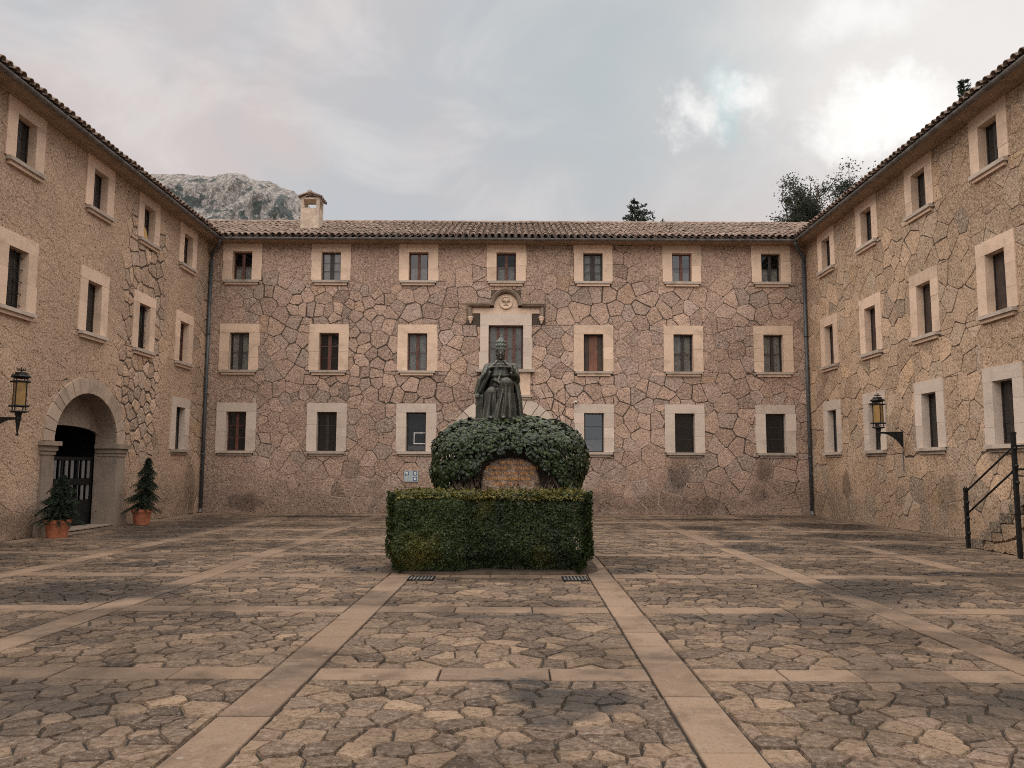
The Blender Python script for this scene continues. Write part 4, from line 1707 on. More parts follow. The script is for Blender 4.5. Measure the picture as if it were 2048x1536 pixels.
for _ in range(19000):                                       # front face
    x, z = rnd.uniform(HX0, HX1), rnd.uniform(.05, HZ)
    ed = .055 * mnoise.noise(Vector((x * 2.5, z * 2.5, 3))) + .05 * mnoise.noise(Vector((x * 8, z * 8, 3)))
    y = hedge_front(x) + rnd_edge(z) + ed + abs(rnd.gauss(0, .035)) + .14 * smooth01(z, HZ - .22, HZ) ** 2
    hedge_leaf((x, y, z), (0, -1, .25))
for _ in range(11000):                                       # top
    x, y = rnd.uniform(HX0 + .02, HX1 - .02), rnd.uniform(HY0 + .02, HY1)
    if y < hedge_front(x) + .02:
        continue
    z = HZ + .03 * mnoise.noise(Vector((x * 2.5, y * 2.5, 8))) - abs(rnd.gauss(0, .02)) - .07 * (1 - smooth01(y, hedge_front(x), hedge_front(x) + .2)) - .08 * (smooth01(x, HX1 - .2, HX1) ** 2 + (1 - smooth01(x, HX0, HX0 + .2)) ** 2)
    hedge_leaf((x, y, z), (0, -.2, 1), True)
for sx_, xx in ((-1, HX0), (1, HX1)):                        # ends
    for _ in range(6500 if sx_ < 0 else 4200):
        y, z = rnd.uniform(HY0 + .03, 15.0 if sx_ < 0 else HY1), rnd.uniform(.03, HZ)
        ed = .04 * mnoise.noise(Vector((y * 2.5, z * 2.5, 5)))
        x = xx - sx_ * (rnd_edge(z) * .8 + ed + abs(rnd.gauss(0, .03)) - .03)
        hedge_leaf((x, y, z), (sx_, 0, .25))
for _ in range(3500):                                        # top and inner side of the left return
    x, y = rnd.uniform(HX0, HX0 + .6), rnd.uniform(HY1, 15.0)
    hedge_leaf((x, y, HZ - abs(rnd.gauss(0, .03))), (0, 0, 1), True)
for _ in range(260):                                         # stray shoots
    x, y = rnd.uniform(HX0, HX1), rnd.uniform(HY0 + .1, HY1)
    h_ = rnd.uniform(.03, .10)
    for q in range(5):
        hedge_leaf((x + rnd.uniform(-.02, .02), y + rnd.uniform(-.02, .02), HZ - .02 + h_ * q / 4), rand_unit(rnd), True)
for _ in range(220):
    z = rnd.uniform(.2, HZ)
    sd = rnd.choice((HX0 - .01, HX1 + .01))
    y = rnd.uniform(HY0 + .05, HY0 + .5)
    for q in range(4):
        hedge_leaf((sd + math.copysign(.018 * q, sd), y + rnd.uniform(-.02, .02), z + .012 * q), rand_unit(rnd))
mb.build('leaves', M['hedge_leaf'], hedge, kind='stuff')
mb = MB()
for k in range(10):
    x, y = rnd.uniform(HX0 + .2, HX1 - .2), rnd.uniform(HY0 + .28, HY1 - .2)
    mb.tube([(x, y, -.02), (x + rnd.uniform(-.05, .05), y + rnd.uniform(-.05, .05), .16), (x + rnd.uniform(-.1, .1), y, .32)], [.014, .011, .006], 5)
mb.build('stems', M['bark'], hedge)
mb = MB()
ring = [(math.copysign(abs(math.cos(2 * math.pi * k / 40)) ** .4, math.cos(2 * math.pi * k / 40)), math.copysign(abs(math.sin(2 * math.pi * k / 40)) ** .4, math.sin(2 * math.pi * k / 40))) for k in range(40)]
mb.loft([[(-.3 + 1.72 * s * a, 13.75 + 1.62 * s * b, z) for a, b in ring] for s, z in ((1.0, -.02), (.97, .035), (.5, .05), (.01, .05))], False)
tag(mb.build('planting_bed', M['soil']), kind='structure')

# ------------------------------------------------------------------ monument: pedestal, plaque, ivy
PCX, PCY = -.05, 14.35
M['rock'] = ashlar_mat('pedestal_rock', (.10, .075, .06), .7)
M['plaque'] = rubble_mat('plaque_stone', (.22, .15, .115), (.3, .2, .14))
M['gold'] = simple_mat('gilt_lettering', (.55, .25, .07), .45, metal=.3, var=.5, scale=30, bump=0)
ped = tag(empty('statue_pedestal', (PCX, PCY, 0)), 'rough stone pedestal with a rounded inscribed front under the ivy', 'pedestal')
mb = MB()
rings = []
for z, s in ((0, 1.0), (.5, 1.0), (1.0, .98), (1.6, .95), (2.1, .88), (2.36, .72), (2.42, .60)):
    rings.append([(PCX + 1.02 * s * math.copysign(abs(math.cos(t)) ** .7, math.cos(t)) + .05 * mnoise.noise(Vector((math.cos(t) * 3, math.sin(t) * 3, z * 3))),
                   PCY + .72 * s * math.copysign(abs(math.sin(t)) ** .7, math.sin(t)) + .05 * mnoise.noise(Vector((math.cos(t) * 3 + 9, math.sin(t) * 3, z * 3))), z)
                  for t in [2 * math.pi * k / 36 for k in range(36)]])
mb.loft(rings, True)
mb.build('rock_core', M['rock'], ped, smooth=True)
# plaque: rounded headed slab
pt = [(-.53, .9), (.53, .9)] + [(.50 * math.copysign(abs(math.cos(t)) ** .75, math.cos(t)), 1.30 + .45 * abs(math.sin(t)) ** .8) for t in [math.pi * k / 20 for k in range(21)]]
pt = [(x * 1.0 - .01 + rnd.uniform(-.012, .012), z + rnd.uniform(-.012, .012)) for x, z in pt]
yb_, yf = 13.75, 13.50
mb = MB()
n = len(pt)
cz = 1.32
mb.loft([[(x, yb_, z) for x, z in pt], [(x, yf + .05, z) for x, z in pt], [(x * .95, yf, cz + (z - cz) * .95) for x, z in pt]], True)
pq = mb.build('inscribed_stone', M['plaque'], ped)
# worn gilt lettering, no longer readable: short strokes in lines
for z, a, b, h in ((1.655, -.19, .20, .05), (1.565, -.42, .43, .05), (1.475, -.34, .36, .05), (1.385, -.44, .30, .05), (1.295, -.30, .34, .05)):
    mb = MB()
    x = a
    while x < b:
        wd = rnd.uniform(.018, .03)
        k = rnd.random()
        if k < .12:
            x += .04
            continue
        y0, y1 = yf - .004, yf + .004
        mb.box((x, y0, z), (x + .009, y1, z + h))
        if k < .5:
            mb.box((x + .0095, y0, z + h - .010), (x + wd, y1, z + h))
        if k > .3:
            mb.box((x + wd - .007, y0, z), (x + wd, y1, z + h - .0105))
        if .4 < k < .8:
            mb.box((x + .0095, y0, z + h * .45), (x + wd - .0075, y1, z + h * .45 + .008))
        x += wd + .014
    mb.build('gilt_lettering', M['gold'], pq)

ivy = tag(empty('ivy_mound', (PCX, PCY, 0)), 'dense domed mound of dark green ivy under the bronze statue', 'ivy')
IA, IB, IT, IE = 1.40, 1.16, 2.50, 1.70        # half widths, top, height of the widest part
mb = MB()


def ivy_surface(th, ph):
    """th around, ph 0 (top) .. 1 (widest part) .. 1.6 (below, drawn in)"""
    e = .74
    if ph <= 1:
        rr = math.sin(ph * math.pi / 2) ** e
        z = IE + (IT - IE) * math.cos(ph * math.pi / 2) ** e
    else:
        rr = 1 - .22 * (ph - 1) ** 1.5
        z = IE - (ph - 1) * .95
    c, s = math.cos(th), math.sin(th)
    c2, s2 = math.copysign(abs(c) ** .82, c), math.copysign(abs(s) ** .82, s)
    return Vector((PCX + IA * rr * c2, PCY + IB * rr * s2, z))


def in_hollow(p):
    if p.y > PCY - .1:
        return False
    a = ((p.x + .02) / .72) ** 2 + ((p.z - 1.12) / .74) ** 2 < 1
    b = ((p.x + .05) / 1.20) ** 2 + ((p.z - 1.0) / .62) ** 2 < 1 + .12 * math.sin(p.x * 11)
    c = False
    return a or b or c


cnt = 0
while cnt < 10500:
    th, ph = rnd.uniform(0, 2 * math.pi), rnd.uniform(.02, 1.75)
    if rnd.random() > (math.sin(min(ph, 1) * math.pi / 2) + .08):
        continue
    if math.sin(th) > .2 and rnd.random() < .55:
        continue
    p = ivy_surface(th, ph)
    if in_hollow(p + Vector((rnd.gauss(0, .04), 0, rnd.gauss(0, .04)))):
        continue
    d = 1e-3
    nr = (ivy_surface(th + d, ph) - p).cross(ivy_surface(th, ph + d) - p)
    if nr.length == 0:
        continue
    nr.normalize()
    if nr.dot(p - Vector((PCX, PCY, 1.6))) < 0:
        nr = -nr
    bump_ = .07 * mnoise.noise(p * 2.6) + .03 * mnoise.noise(p * 6)
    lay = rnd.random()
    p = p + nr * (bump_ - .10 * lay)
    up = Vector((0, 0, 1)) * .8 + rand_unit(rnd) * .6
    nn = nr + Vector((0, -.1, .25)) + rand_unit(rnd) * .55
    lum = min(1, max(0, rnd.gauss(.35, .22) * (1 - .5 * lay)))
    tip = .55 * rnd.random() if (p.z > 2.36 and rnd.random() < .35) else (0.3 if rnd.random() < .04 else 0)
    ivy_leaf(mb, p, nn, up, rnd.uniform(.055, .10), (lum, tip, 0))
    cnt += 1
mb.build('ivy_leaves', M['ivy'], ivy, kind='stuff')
mb = MB()
rings = []
for ph in (.03, .2, .4, .55, .68, .78):
    ring = []
    for k in range(40):
        th = 2 * math.pi * k / 40
        p = ivy_surface(th, ph)
        c = Vector((PCX, PCY, p.z))
        q = c + (p - c) * .84
        q.z = q.z - .12
        ring.append(q)
    rings.append(ring)
mb.loft(rings, False)
mb.build('light_blocking_shell', M['hedge_core'], ivy)  # added inner shell, stops light passing between the ivy leaves
mb = MB()
for k in range(110):
    x = rnd.uniform(-.98, -.5) if k < 70 else rnd.uniform(.5, .9)
    y = PCY - .70 + rnd.uniform(-.06, .10)
    pts = []
    xx, zz = x, .9
    while zz < rnd.uniform(1.35, 1.6):
        pts.append((xx, y - rnd.uniform(0, .05), zz))
        xx += rnd.uniform(-.07, .07)
        zz += rnd.uniform(.08, .16)
    if len(pts) > 2:
        mb.tube(pts, [rnd.uniform(.006, .016)] * len(pts), 5, cap=False)
M['stem'] = simple_mat('ivy_stem', (.14, .105, .08), .9, var=.4, scale=12)
mb.build('bare_stems', M['stem'], ivy, smooth=True, kind='stuff')

# ------------------------------------------------------------------ bronze statue
SX, SY, SZ = -.20, 14.28, 2.40


def V(x, y, z):
    return Vector((SX + x, SY + y, SZ + z))


sb = MB()


def ell(c, r_, n=14, m_=10):
    rings = []
    for i in range(m_ + 1):
        t = math.pi * i / m_
        t = min(max(t, .02), math.pi - .02)
        rings.append([V(c[0] + r_[0] * math.sin(t) * math.cos(2 * math.pi * k / n), c[1] + r_[1] * math.sin(t) * math.sin(2 * math.pi * k / n), c[2] - r_[2] * math.cos(t)) for k in range(n)])
    sb.loft(rings)


def limb(pts, rads, n=12):
    sb.tube([V(*p) for p in pts], rads, n)
    for p, r_ in zip(pts, rads):
        ell(p, (r_, r_, r_), 10, 8)


def cloth(secs, n=64, fold=9, amp=.02, phase=0.0):
    """secs: (cx, cy, z, rx, ry, fold strength)"""
    rings = []
    for (cx_, cy_, z, rx, ry, fs_) in secs:
        ring = []
        for k in range(n):
            t = 2 * math.pi * k / n
            f = math.sin(t * fold + phase + .6 * math.sin(z * 5 + t * 2)) * .6 + math.sin(t * fold * .53 + 1.3 + z * 2.2) * .5
            q = 1 + fs_ * amp / max(rx, ry) * f
            ring.append(V(cx_ + rx * q * math.cos(t), cy_ + ry * q * math.sin(t), z))
        rings.append(ring)
    sb.loft(rings)


# seat and foot slab
def vbox(a, b):
    sb.box(V(*a), V(*b))


vbox((-.44, -.52, -.06), (.44, .34, .03))
vbox((-.40, -.08, .0), (.36, .30, .52))
vbox((-.435, -.20, .0), (-.30, .28, .47))          # arm of the seat on the left
# torso and robe
cloth([(0, .02, .48, .24, .20, .3), (0, .0, .64, .22, .18, .4), (0, .01, .80, .195, .155, .35), (0, .015, .88, .21, .155, .25), (0, .02, .97, .215, .145, .15), (0, .03, 1.05, .16, .115, .1), (0, .03, 1.10, .09, .08, 0)], fold=11, amp=.022)
# thighs: the right hand knee is raised and forward
limb([(.11, -.02, .60), (.11, -.46, .645)], [.125, .110])
limb([(-.12, -.02, .55), (-.15, -.35, .50)], [.12, .10])
# skirts hanging from the knees
cloth([(.11, -.46, .74, .06, .06, 0), (.11, -.45, .66, .118, .108, .2), (.10, -.43, .48, .118, .115, .9), (.09, -.42, .28, .14, .13, 1.3), (.07, -.41, .10, .165, .145, 1.6), (.06, -.40, .0, .18, .155, 1.8)], fold=7, amp=.028, phase=.8)
cloth([(-.15, -.34, .58, .06, .05, 0), (-.15, -.35, .51, .105, .09, .3), (-.16, -.35, .36, .105, .10, 1.0), (-.165, -.35, .17, .12, .11, 1.4), (-.17, -.35, .0, .135, .12, 1.7)], fold=6, amp=.028)
cloth([(-.03, -.26, .58, .12, .10, .4), (-.04, -.28, .34, .12, .09, 1.2), (-.05, -.30, .0, .14, .10, 1.6)], fold=7, amp=.026, phase=2)
cloth([(0, -.15, .54, .22, .18, .2), (0, -.16, .25, .26, .22, .6), (0, -.16, 0, .29, .24, .9)], fold=9, amp=.02)
# drape drawn up to the raised knee
for k in range(6):
    limb([(-.13 + .035 * k, -.16, .74 - .02 * k), (-.02 + .03 * k, -.36, .68 - .025 * k), (.045 + .024 * k, -.52, .58 - .05 * k)], [.018, .020, .012], 8)
for k in range(4):
    limb([(.05 + .035 * k, -.525, .55 - .02 * k), (.01 + .05 * k, -.545, .34), (-.05 + .075 * k, -.55, .05)], [.010, .016, .018], 8)
# shoes
ell((.06, -.53, .05), (.055, .10, .045))
ell((-.15, -.47, .045), (.05, .09, .04))
# sash with knot and tails
rings = []
for k in range(36):
    t = 2 * math.pi * k / 36
    c, s = math.cos(t), math.sin(t)
    rings.append([V((.205 + .018 * math.cos(q)) * c, .01 + (.165 + .018 * math.cos(q)) * s, .825 + .030 * math.sin(q)) for q in [2 * math.pi * j / 8 for j in range(8)]])
sb.loft(rings + [rings[0]], False)
ell((-.01, -.175, .825), (.035, .028, .04))
limb([(-.015, -.185, .81), (-.03, -.20, .75), (-.04, -.24, .70)], [.018, .02, .016], 8)
# cope: shell from the shoulders round the back to the floor
def cope(n=44):
    rings = []
    for z, rx, ry, half, fs_, cy_ in ((1.105, .085, .075, 2.75, .1, .03), (1.06, .16, .125, 2.70, .2, .025), (1.00, .255, .165, 2.55, .3, .02), (.92, .285, .195, 2.40, .5, .02),
                                      (.80, .315, .215, 2.15, .8, .02), (.62, .345, .245, 1.98, 1.0, .0), (.42, .385, .285, 1.95, 1.2, -.02), (.2, .40, .32, 1.95, 1.4, -.03), (0, .425, .35, 2.0, 1.5, -.03)):
        out, inn = [], []
        for k in range(n + 1):
            a = -half + 2 * half * k / n
            f = math.sin(a * 7.5 + .8 * math.sin(z * 4)) * .6 + math.sin(a * 13 + z * 3) * .35
            q = fs_ * .022 * f
            for lst, th in ((out, 0), (inn, -.035)):
                lst.append(V(0 + (rx + q + th) * math.sin(a), cy_ + (ry + q + th) * math.cos(a), z))
        rings.append(out + inn[::-1])
    sb.loft(rings)


cope()
# embroidered orphrey down both front edges, hem across the breast
for s in (-1, 1):
    limb([(s * .07, -.07, 1.09), (s * .11, -.115, 1.03), (s * .15, -.140, .995), (s * .20, -.150, .955)], [.022, .026, .028, .026], 8)
limb([(-.20, -.150, .965), (-.09, -.180, .975), (0, -.185, .975), (.09, -.180, .975), (.20, -.150, .965)], [.018] * 5, 8)
limb([(-.05, -.150, 1.02), (0, -.160, 1.015), (.05, -.150, 1.02)], [.022, .026, .022], 8)
limb([(.19, -.15, .86), (.285, -.12, .62), (.335, -.13, .35), (.36, -.16, .03)], [.03, .032, .032, .034], 8)
limb([(-.19, -.14, .88), (-.29, -.12, .66), (-.36, -.12, .52)], [.03, .034, .03], 8)
# folds of the cope over the left arm
for k in range(5):
    limb([(-.24 - .01 * k, -.06 - .035 * k, .98 - .03 * k), (-.315 - .012 * k, -.05 - .04 * k, .74), (-.41 - .006 * k, -.04 - .045 * k, .50)], [.035, .042, .034], 8)
# arms
limb([(.22, .0, .98), (.285, -.10, .745), (.25, -.26, .83)], [.085, .074, .060])
limb([(-.22, .0, .98), (-.315, -.08, .74), (-.395, -.17, .535)], [.085, .075, .06])
limb([(.25, -.26, .83), (.242, -.30, .855)], [.04, .033])
limb([(-.395, -.17, .535), (-.405, -.205, .49)], [.04, .032])
# blessing hand: palm, two fingers raised, two folded, thumb to the side
ell((.238, -.325, .885), (.036, .022, .042))
for dx, pts in ((-.026, ((0, 0, .035), (-.004, -.012, .075), (-.006, -.018, .105))), (-.009, ((0, 0, .04), (-.002, -.014, .085), (-.003, -.022, .118))),
                (.009, ((0, -.004, .032), (.002, -.034, .05), (.002, -.040, .022))), (.025, ((0, -.004, .026), (.003, -.030, .040), (.003, -.034, .014)))):
    limb([(.238 + dx + a, -.325 + b, .885 + c) for a, b, c in pts], [.0115, .0105, .009], 8)
limb([(.205, -.33, .875), (.19, -.352, .89), (.196, -.37, .905)], [.013, .012, .010], 8)
# resting hand: fingers curl over the arm of the seat
ell((-.408, -.225, .47), (.034, .036, .022))
for k, dx in enumerate((-.028, -.010, .009, .026)):
    ln = (.9, 1.05, 1.0, .8)[k]
    limb([(-.408 + dx, -.25, .472), (-.408 + dx * 1.1, -.25 - .034 * ln, .462), (-.408 + dx * 1.1, -.25 - .042 * ln, .43), (-.408 + dx * 1.05, -.25 - .034 * ln, .41)], [.0115, .011, .010, .009], 8)
limb([(-.372, -.22, .468), (-.358, -.245, .455), (-.356, -.262, .435)], [.013, .012, .010], 8)
# neck and head
limb([(0, .02, 1.05), (0, -.005, 1.15)], [.065, .058])
HC = (0, -.025, 1.225)
ell(HC, (.074, .092, .108), 18, 14)
ell((0, -.055, 1.165), (.050, .055, .045))                       # jaw
ell((0, -.105, 1.137), (.022, .018, .018))                       # chin
limb([(0, -.108, 1.245), (0, -.128, 1.212)], [.011, .0165], 8)    # nose
ell((0, -.112, 1.205), (.022, .014, .010))
for s in (-1, 1):
    ell((s * .030, -.098, 1.258), (.024, .014, .010))            # brow
    ell((s * .042, -.080, 1.205), (.022, .020, .020))            # cheek
    ell((s * .030, -.096, 1.238), (.013, .010, .008))            # eye
    ell((s * .076, -.015, 1.215), (.012, .022, .032))            # ear
ell((0, -.108, 1.178), (.024, .011, .006))                       # lips
ell((0, -.106, 1.168), (.020, .011, .006))
# tiara with three crowns, lappets and a cross
sb.lathe(V(0, -.02, 1.275), [(.080, -.012), (.094, -.005), (.094, .03), (.088, .034), (.090, .075), (.098, .08), (.098, .10), (.088, .104), (.082, .145), (.088, .15), (.086, .168), (.074, .172), (.055, .21), (.028, .24), (.012, .25)], 24)
for lvl, rr in ((.03, .095), (.10, .098), (.168, .086)):
    for k in range(12):
        t = 2 * math.pi * k / 12
        ell((rr * math.cos(t), -.02 + rr * math.sin(t), 1.275 + lvl + .010), (.010, .010, .016), 6, 5)
ell((0, -.02, 1.53), (.016, .016, .016))
limb([(0, -.02, 1.53), (0, -.02, 1.575)], [.007, .007], 6)
limb([(-.017, -.02, 1.558), (.017, -.02, 1.558)], [.007, .007], 6)
for s in (-1, 1):
    limb([(s * .05, .06, 1.27), (s * .06, .09, 1.12)], [.02, .024], 6)

mt, nt, bs = mat_new('bronze')
p = nt.pos()
n_a, n_b = nt.noise(p, 5, 5, .65), nt.noise(p, 22, 4, .65)
c = nt.mix(nt.ramp(n_a, .40, .66), (.030, .028, .023), (.055, .060, .050))
sx = nt.node('ShaderNodeSeparateXYZ')
nt.l.new(p, sx.inputs[0])
streak = nt.noise(nt.vmath('MULTIPLY', p, (16, 16, 2.2)), 1.0, 4, .6)
c = nt.mix(nt.ramp(streak, .52, .70, 0, .7), c, (.15, .165, .145))
c = nt.mix(nt.ramp(n_b, .56, .72, 0, .55), c, (.13, .12, .095))
c = nt.mix(nt.math('MULTIPLY', nt.ramp(sx.outputs[2], SZ + 1.27, SZ + 1.36), nt.ramp(n_a, .3, .55, .1, .5)), c, (.13, .165, .15))
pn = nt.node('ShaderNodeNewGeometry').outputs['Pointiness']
c = nt.mix(nt.ramp(pn, .505, .57, 0, .75), c, (.19, .19, .155))  # highlights put into the colour on convex edges, along with wear
c = nt.mix(nt.ramp(pn, .48, .40, 0, .6), c, (.018, .018, .016))  # fold shade painted into the creases
nt.put(bs.inputs['Base Color'], c)
bs.inputs['Metallic'].default_value = .3
bs.inputs['Roughness'].default_value = .46
nt.put(bs.inputs['Normal'], nt.bump(n_b, .35, .012))
M['bronze'] = mt
raw = sb.build('raw_statue', M['bronze'], None, (SX, SY, SZ))
rm = raw.modifiers.new('remesh', 'REMESH')
rm.mode = 'VOXEL'
rm.voxel_size = .0085
sm_ = raw.modifiers.new('smooth', 'SMOOTH')
sm_.iterations = 2
sm_.factor = .4
bpy.context.view_layer.update()
dg = bpy.context.evaluated_depsgraph_get()
me = bpy.data.meshes.new_from_object(raw.evaluated_get(dg))
me.name = 'bronze_statue'
me.materials.clear()
me.materials.append(M['bronze'])
me.polygons.foreach_set('use_smooth', [True] * len(me.polygons))
bpy.data.objects.remove(raw)
statue = bpy.data.objects.new('bronze_statue', me)
reg(statue, (SX, SY, SZ), None)
tag(statue, 'dark bronze statue of a seated person in tall tiara and cope, one hand raised', 'statue')


# ------------------------------------------------------------------ lanterns
M['amber'] = simple_mat('amber_glass', (.27, .165, .055), .35, var=.25, scale=4, bump=.1, spec=.5)


def lantern(side, y, label):
    s = 1 if side == 'L' else -1
    xw = XL if side == 'L' else XR
    x = xw + s * .65
    root = tag(empty('wall_lantern', (xw, y, 2.55)), label, 'lantern', 'iron lanterns on the side walls')
    c = Vector((x, y, 0))
    q = .135
    cor = [(x + q * math.cos(a), y + q * math.sin(a)) for a in (R(45 + 45), R(135 + 45), R(225 + 45), R(315 + 45))]
    zt, zb_ = 3.30, 2.80
    fr = MB()
    for (cx_, cy_) in cor:
        fr.tube([(cx_, cy_, zb_ - .09), (cx_, cy_, zt + .06)], .011, 6)
    fr.build('frame', M['iron'], root)
    for k in range(4):
        a, b = Vector((*cor[k], 0)), Vector((*cor[(k + 1) % 4], 0))
        mb = MB()
        d = (b - a).normalized() * .012
        a2, b2 = a + d, b - d
        inn = (c - (a + b) / 2).normalized() * .004
        mb.add([(a2.x, a2.y, zb_ + .02), (b2.x, b2.y, zb_ + .02), (b2.x, b2.y, zt - .01), (a2.x, a2.y, zt - .01),
                (a2.x + inn.x, a2.y + inn.y, zb_ + .02), (b2.x + inn.x, b2.y + inn.y, zb_ + .02), (b2.x + inn.x, b2.y + inn.y, zt - .01), (a2.x + inn.x, a2.y + inn.y, zt - .01)],
               [(0, 1, 2, 3), (7, 6, 5, 4), (0, 4, 5, 1), (1, 5, 6, 2), (2, 6, 7, 3), (3, 7, 4, 0)])
        mb.build('glass_pane', M['amber'], root)
        # bars crossing beyond the corners
        for z in (zt, zb_):
            mb = MB()
            e = (b - a).normalized() * .07
            mb.tube([Vector((a.x, a.y, z)) - e, Vector((b.x, b.y, z)) + e], .021, 6)
            mb.build('cross_bar', M['iron'], root)
    mb = MB()
    for (z0_, z1_, r0_, r1_) in ((zt + .06, zt + .10, .13, .19), (zt + .10, zt + .135, .19, .165), (zt + .135, zt + .19, .12, .11)):
        mb.loft([[(x + r_ * math.cos(a), y + r_ * math.sin(a), z) for a in [math.pi * k / 4 + math.pi / 8 for k in range(8)]] for r_, z in ((r0_, z0_), (r1_, z1_))])
    mb.build('cap', M['iron'], root)
    mb = MB()
    mb.tube([(x - .09, y, zt + .235), (x + .09, y, zt + .235)], .010, 6)
    mb.tube([(x, y - .09, zt + .236), (x, y + .09, zt + .236)], .010, 6)
    mb.tube([(x, y, zt + .18), (x, y, zt + .30)], .012, 6)
    for dx, dy in ((-.08, 0), (.08, 0), (0, -.08), (0, .08), (.035, 0), (-.035, 0)):
        mb.tube([(x + dx, y + dy, zt + .23), (x + dx, y + dy, zt + .275)], [.012, .004], 6)
    mb.build('finial', M['iron'], root)
    mb = MB()
    mb.lathe((x, y, 0), [(.16, zb_ - .10), (.165, zb_ - .12), (.13, zb_ - .135), (.07, zb_ - .145), (.05, zb_ - .22), (.062, zb_ - .24), (.062, zb_ - .275), (.048, zb_ - .30), (.012, zb_ - .56), (.03, zb_ - .575), (.03, zb_ - .60), (.008, zb_ - .61)][::-1], 10)
    mb.build('pendant', M['iron'], root, smooth=False)
    # bracket: web plate curving down to the wall
    mb = MB()
    top, bot = [], []
    for k in range(13):
        t = k / 12
        xx = xw + s * (.012 + .60 * t)
        top.append((xx, 2.555 - .01 * t))
        bot.append((xx, 2.555 - .03 - .40 * (1 - t) ** 2.4))
    for th in (-.012,):
        vs_ = [(a, y - .014, b) for a, b in top] + [(a, y - .014, b) for a, b in bot] + [(a, y + .014, b) for a, b in top] + [(a, y + .014, b) for a, b in bot]
        fs_ = []
        for k in range(12):
            fs_ += [(k, k + 1, 14 + k, 13 + k), (26 + k + 1, 26 + k, 39 + k, 39 + k + 1), (k + 1, k, 26 + k, 26 + k + 1), (13 + k, 14 + k, 40 + k, 39 + k)]
        fs_ += [(0, 13, 39, 26), (12, 38, 51, 25)]
        mb.add(vs_, fs_)
    mb.tube([(xw + s * .02, y, 2.565), (xw + s * .62, y, 2.555)], .018, 6)
    mb.build('bracket', M['iron'], root)
    mb = MB()
    mb.tube([(xw + s * .035, y, 2.2), (xw + s * .035, y, 1.55)], .014, 6)
    mb.build('conduit', M['zinc'], root)
    return root


lantern('L', 16.30, 'iron wall lantern with amber panes left of the arched gateway')
lantern('R', 21.20, 'iron wall lantern with amber panes on the wall beyond the stairs')


# ------------------------------------------------------------------ potted conifers
def potted(x, y, rt, rb, hp, top, rc, seed, label, lean=0.0, bushy=1.0):
    rnd = random.Random(seed)
    pot = tag(empty('terracotta_pot', (x, y, 0)), label + ' in its terracotta pot', 'potted plant', 'potted conifers by the gateway')
    mb = MB()
    mb.lathe((x, y, 0), [(rb, .004), (rb + (rt - rb) * .8, hp * .80), (rt * 1.05, hp * .81), (rt * 1.08, hp * .99), (rt * 1.0, hp), (rt * .9, hp), (rt * .86, hp * .9), (.01, hp * .9)], 24, cap=True)
    mb.build('pot', M['terracotta'], pot, smooth=False)
    mb = MB()
    mb.tube([(x, y, hp * .85), (x + lean * .5, y, (hp + top) / 2), (x + lean, y, top - .05)], [.028, .018, .006], 7)
    mb.build('trunk', M['bark'], pot)
    mb = MB()
    h = top - hp
    for k in range(int(300 * bushy)):
        t = rnd.random() ** .75 if rnd.random() < .85 else rnd.random()
        t = 1 - (1 - t) if rnd.random() < .5 else t ** 1.3
        z = hp * .98 + h * t
        tier = .72 + .28 * math.sin(t * 26 + 1)
        ln = rc * ((1 - t) ** .7) * tier * rnd.uniform(.6, 1.1) + .05
        a = rnd.uniform(0, 2 * math.pi)
        d = Vector((math.cos(a), math.sin(a), 0))
        lx = lean * t
        steps = max(4, int(ln / .028))
        for q in range(steps):
            f = (q + 1) / steps
            c = Vector((x + lx, y, z)) + d * ln * f + Vector((0, 0, .10 * f - .16 * f * f * (1 + ln)))
            for w_ in range(3):
                dirv = (d * .7 + Vector((-d.y, d.x, 0)) * rnd.uniform(-1.1, 1.1) + Vector((0, 0, rnd.uniform(-.3, .5)))).normalized()
                lum = min(1, max(0, rnd.gauss(.35, .2) + .35 * (f - .5)))
                leaf_quad(mb, c + dirv * .02, rand_unit(rnd) + Vector((0, 0, .6)), dirv, rnd.uniform(.05, .08), .016, (lum, .25 * (f > .85) * rnd.random(), 0), .3)
    for k in range(40):
        z = top - .10 + .1 * k / 40
        leaf_quad(mb, (x + lean, y, z), rand_unit(rnd), Vector((0, 0, 1)) + rand_unit(rnd) * .5, .06, .014, (.4, .2, 0), .3)
    mb.build('foliage', M['conifer'], pot, kind='stuff')


potted(-10.10, 18.05, .265, .20, .40, 1.36, .54, 51, 'bushy dwarf conifer left of the gateway', .06, 1.9)
potted(-10.06, 22.05, .255, .19, .42, 1.80, .50, 52, 'slender pointed conifer right of the gateway', .12, 1.6)

# ------------------------------------------------------------------ stair and railing on the right
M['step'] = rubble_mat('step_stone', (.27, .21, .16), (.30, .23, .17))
stair = tag(empty('stone_staircase', (9.9, 15.5, 0)), 'short rough stone staircase rising along the right hand wall', 'stairs')
NS, RISE, GO = 6, .19, .325
Y0 = 16.55
rnd = random.Random(61)
for k in range(NS):
    mb = MB()
    y1 = Y0 - GO * k
    mb.box((9.46, y1 - GO - .03, 0.0), (XR - .035, y1 - .01, RISE * (k + 1) - .02))
    mb.build('stair_core', M['right_stone'], stair)
    x = 9.40
    for b_ in range(2):
        mb = MB()
        x1 = 9.88 if b_ == 0 else XR - .03
        mb.box((x + .003 + rnd.uniform(-.008, .008), y1 - GO - rnd.uniform(.0, .05), RISE * k + .012), (x1 - .003, y1 + .012, RISE * (k + 1) + rnd.uniform(-.006, .004)), (rnd.random(), .4, .5))
        mb.build('step_block', M['step'], stair)
        x = x1
mb = MB()
mb.box((9.44, 10.5, 0), (XR - .035, Y0 - GO * NS - .004, RISE * NS - .055))
mb.build('landing', M['right_stone'], stair)
mb = MB()
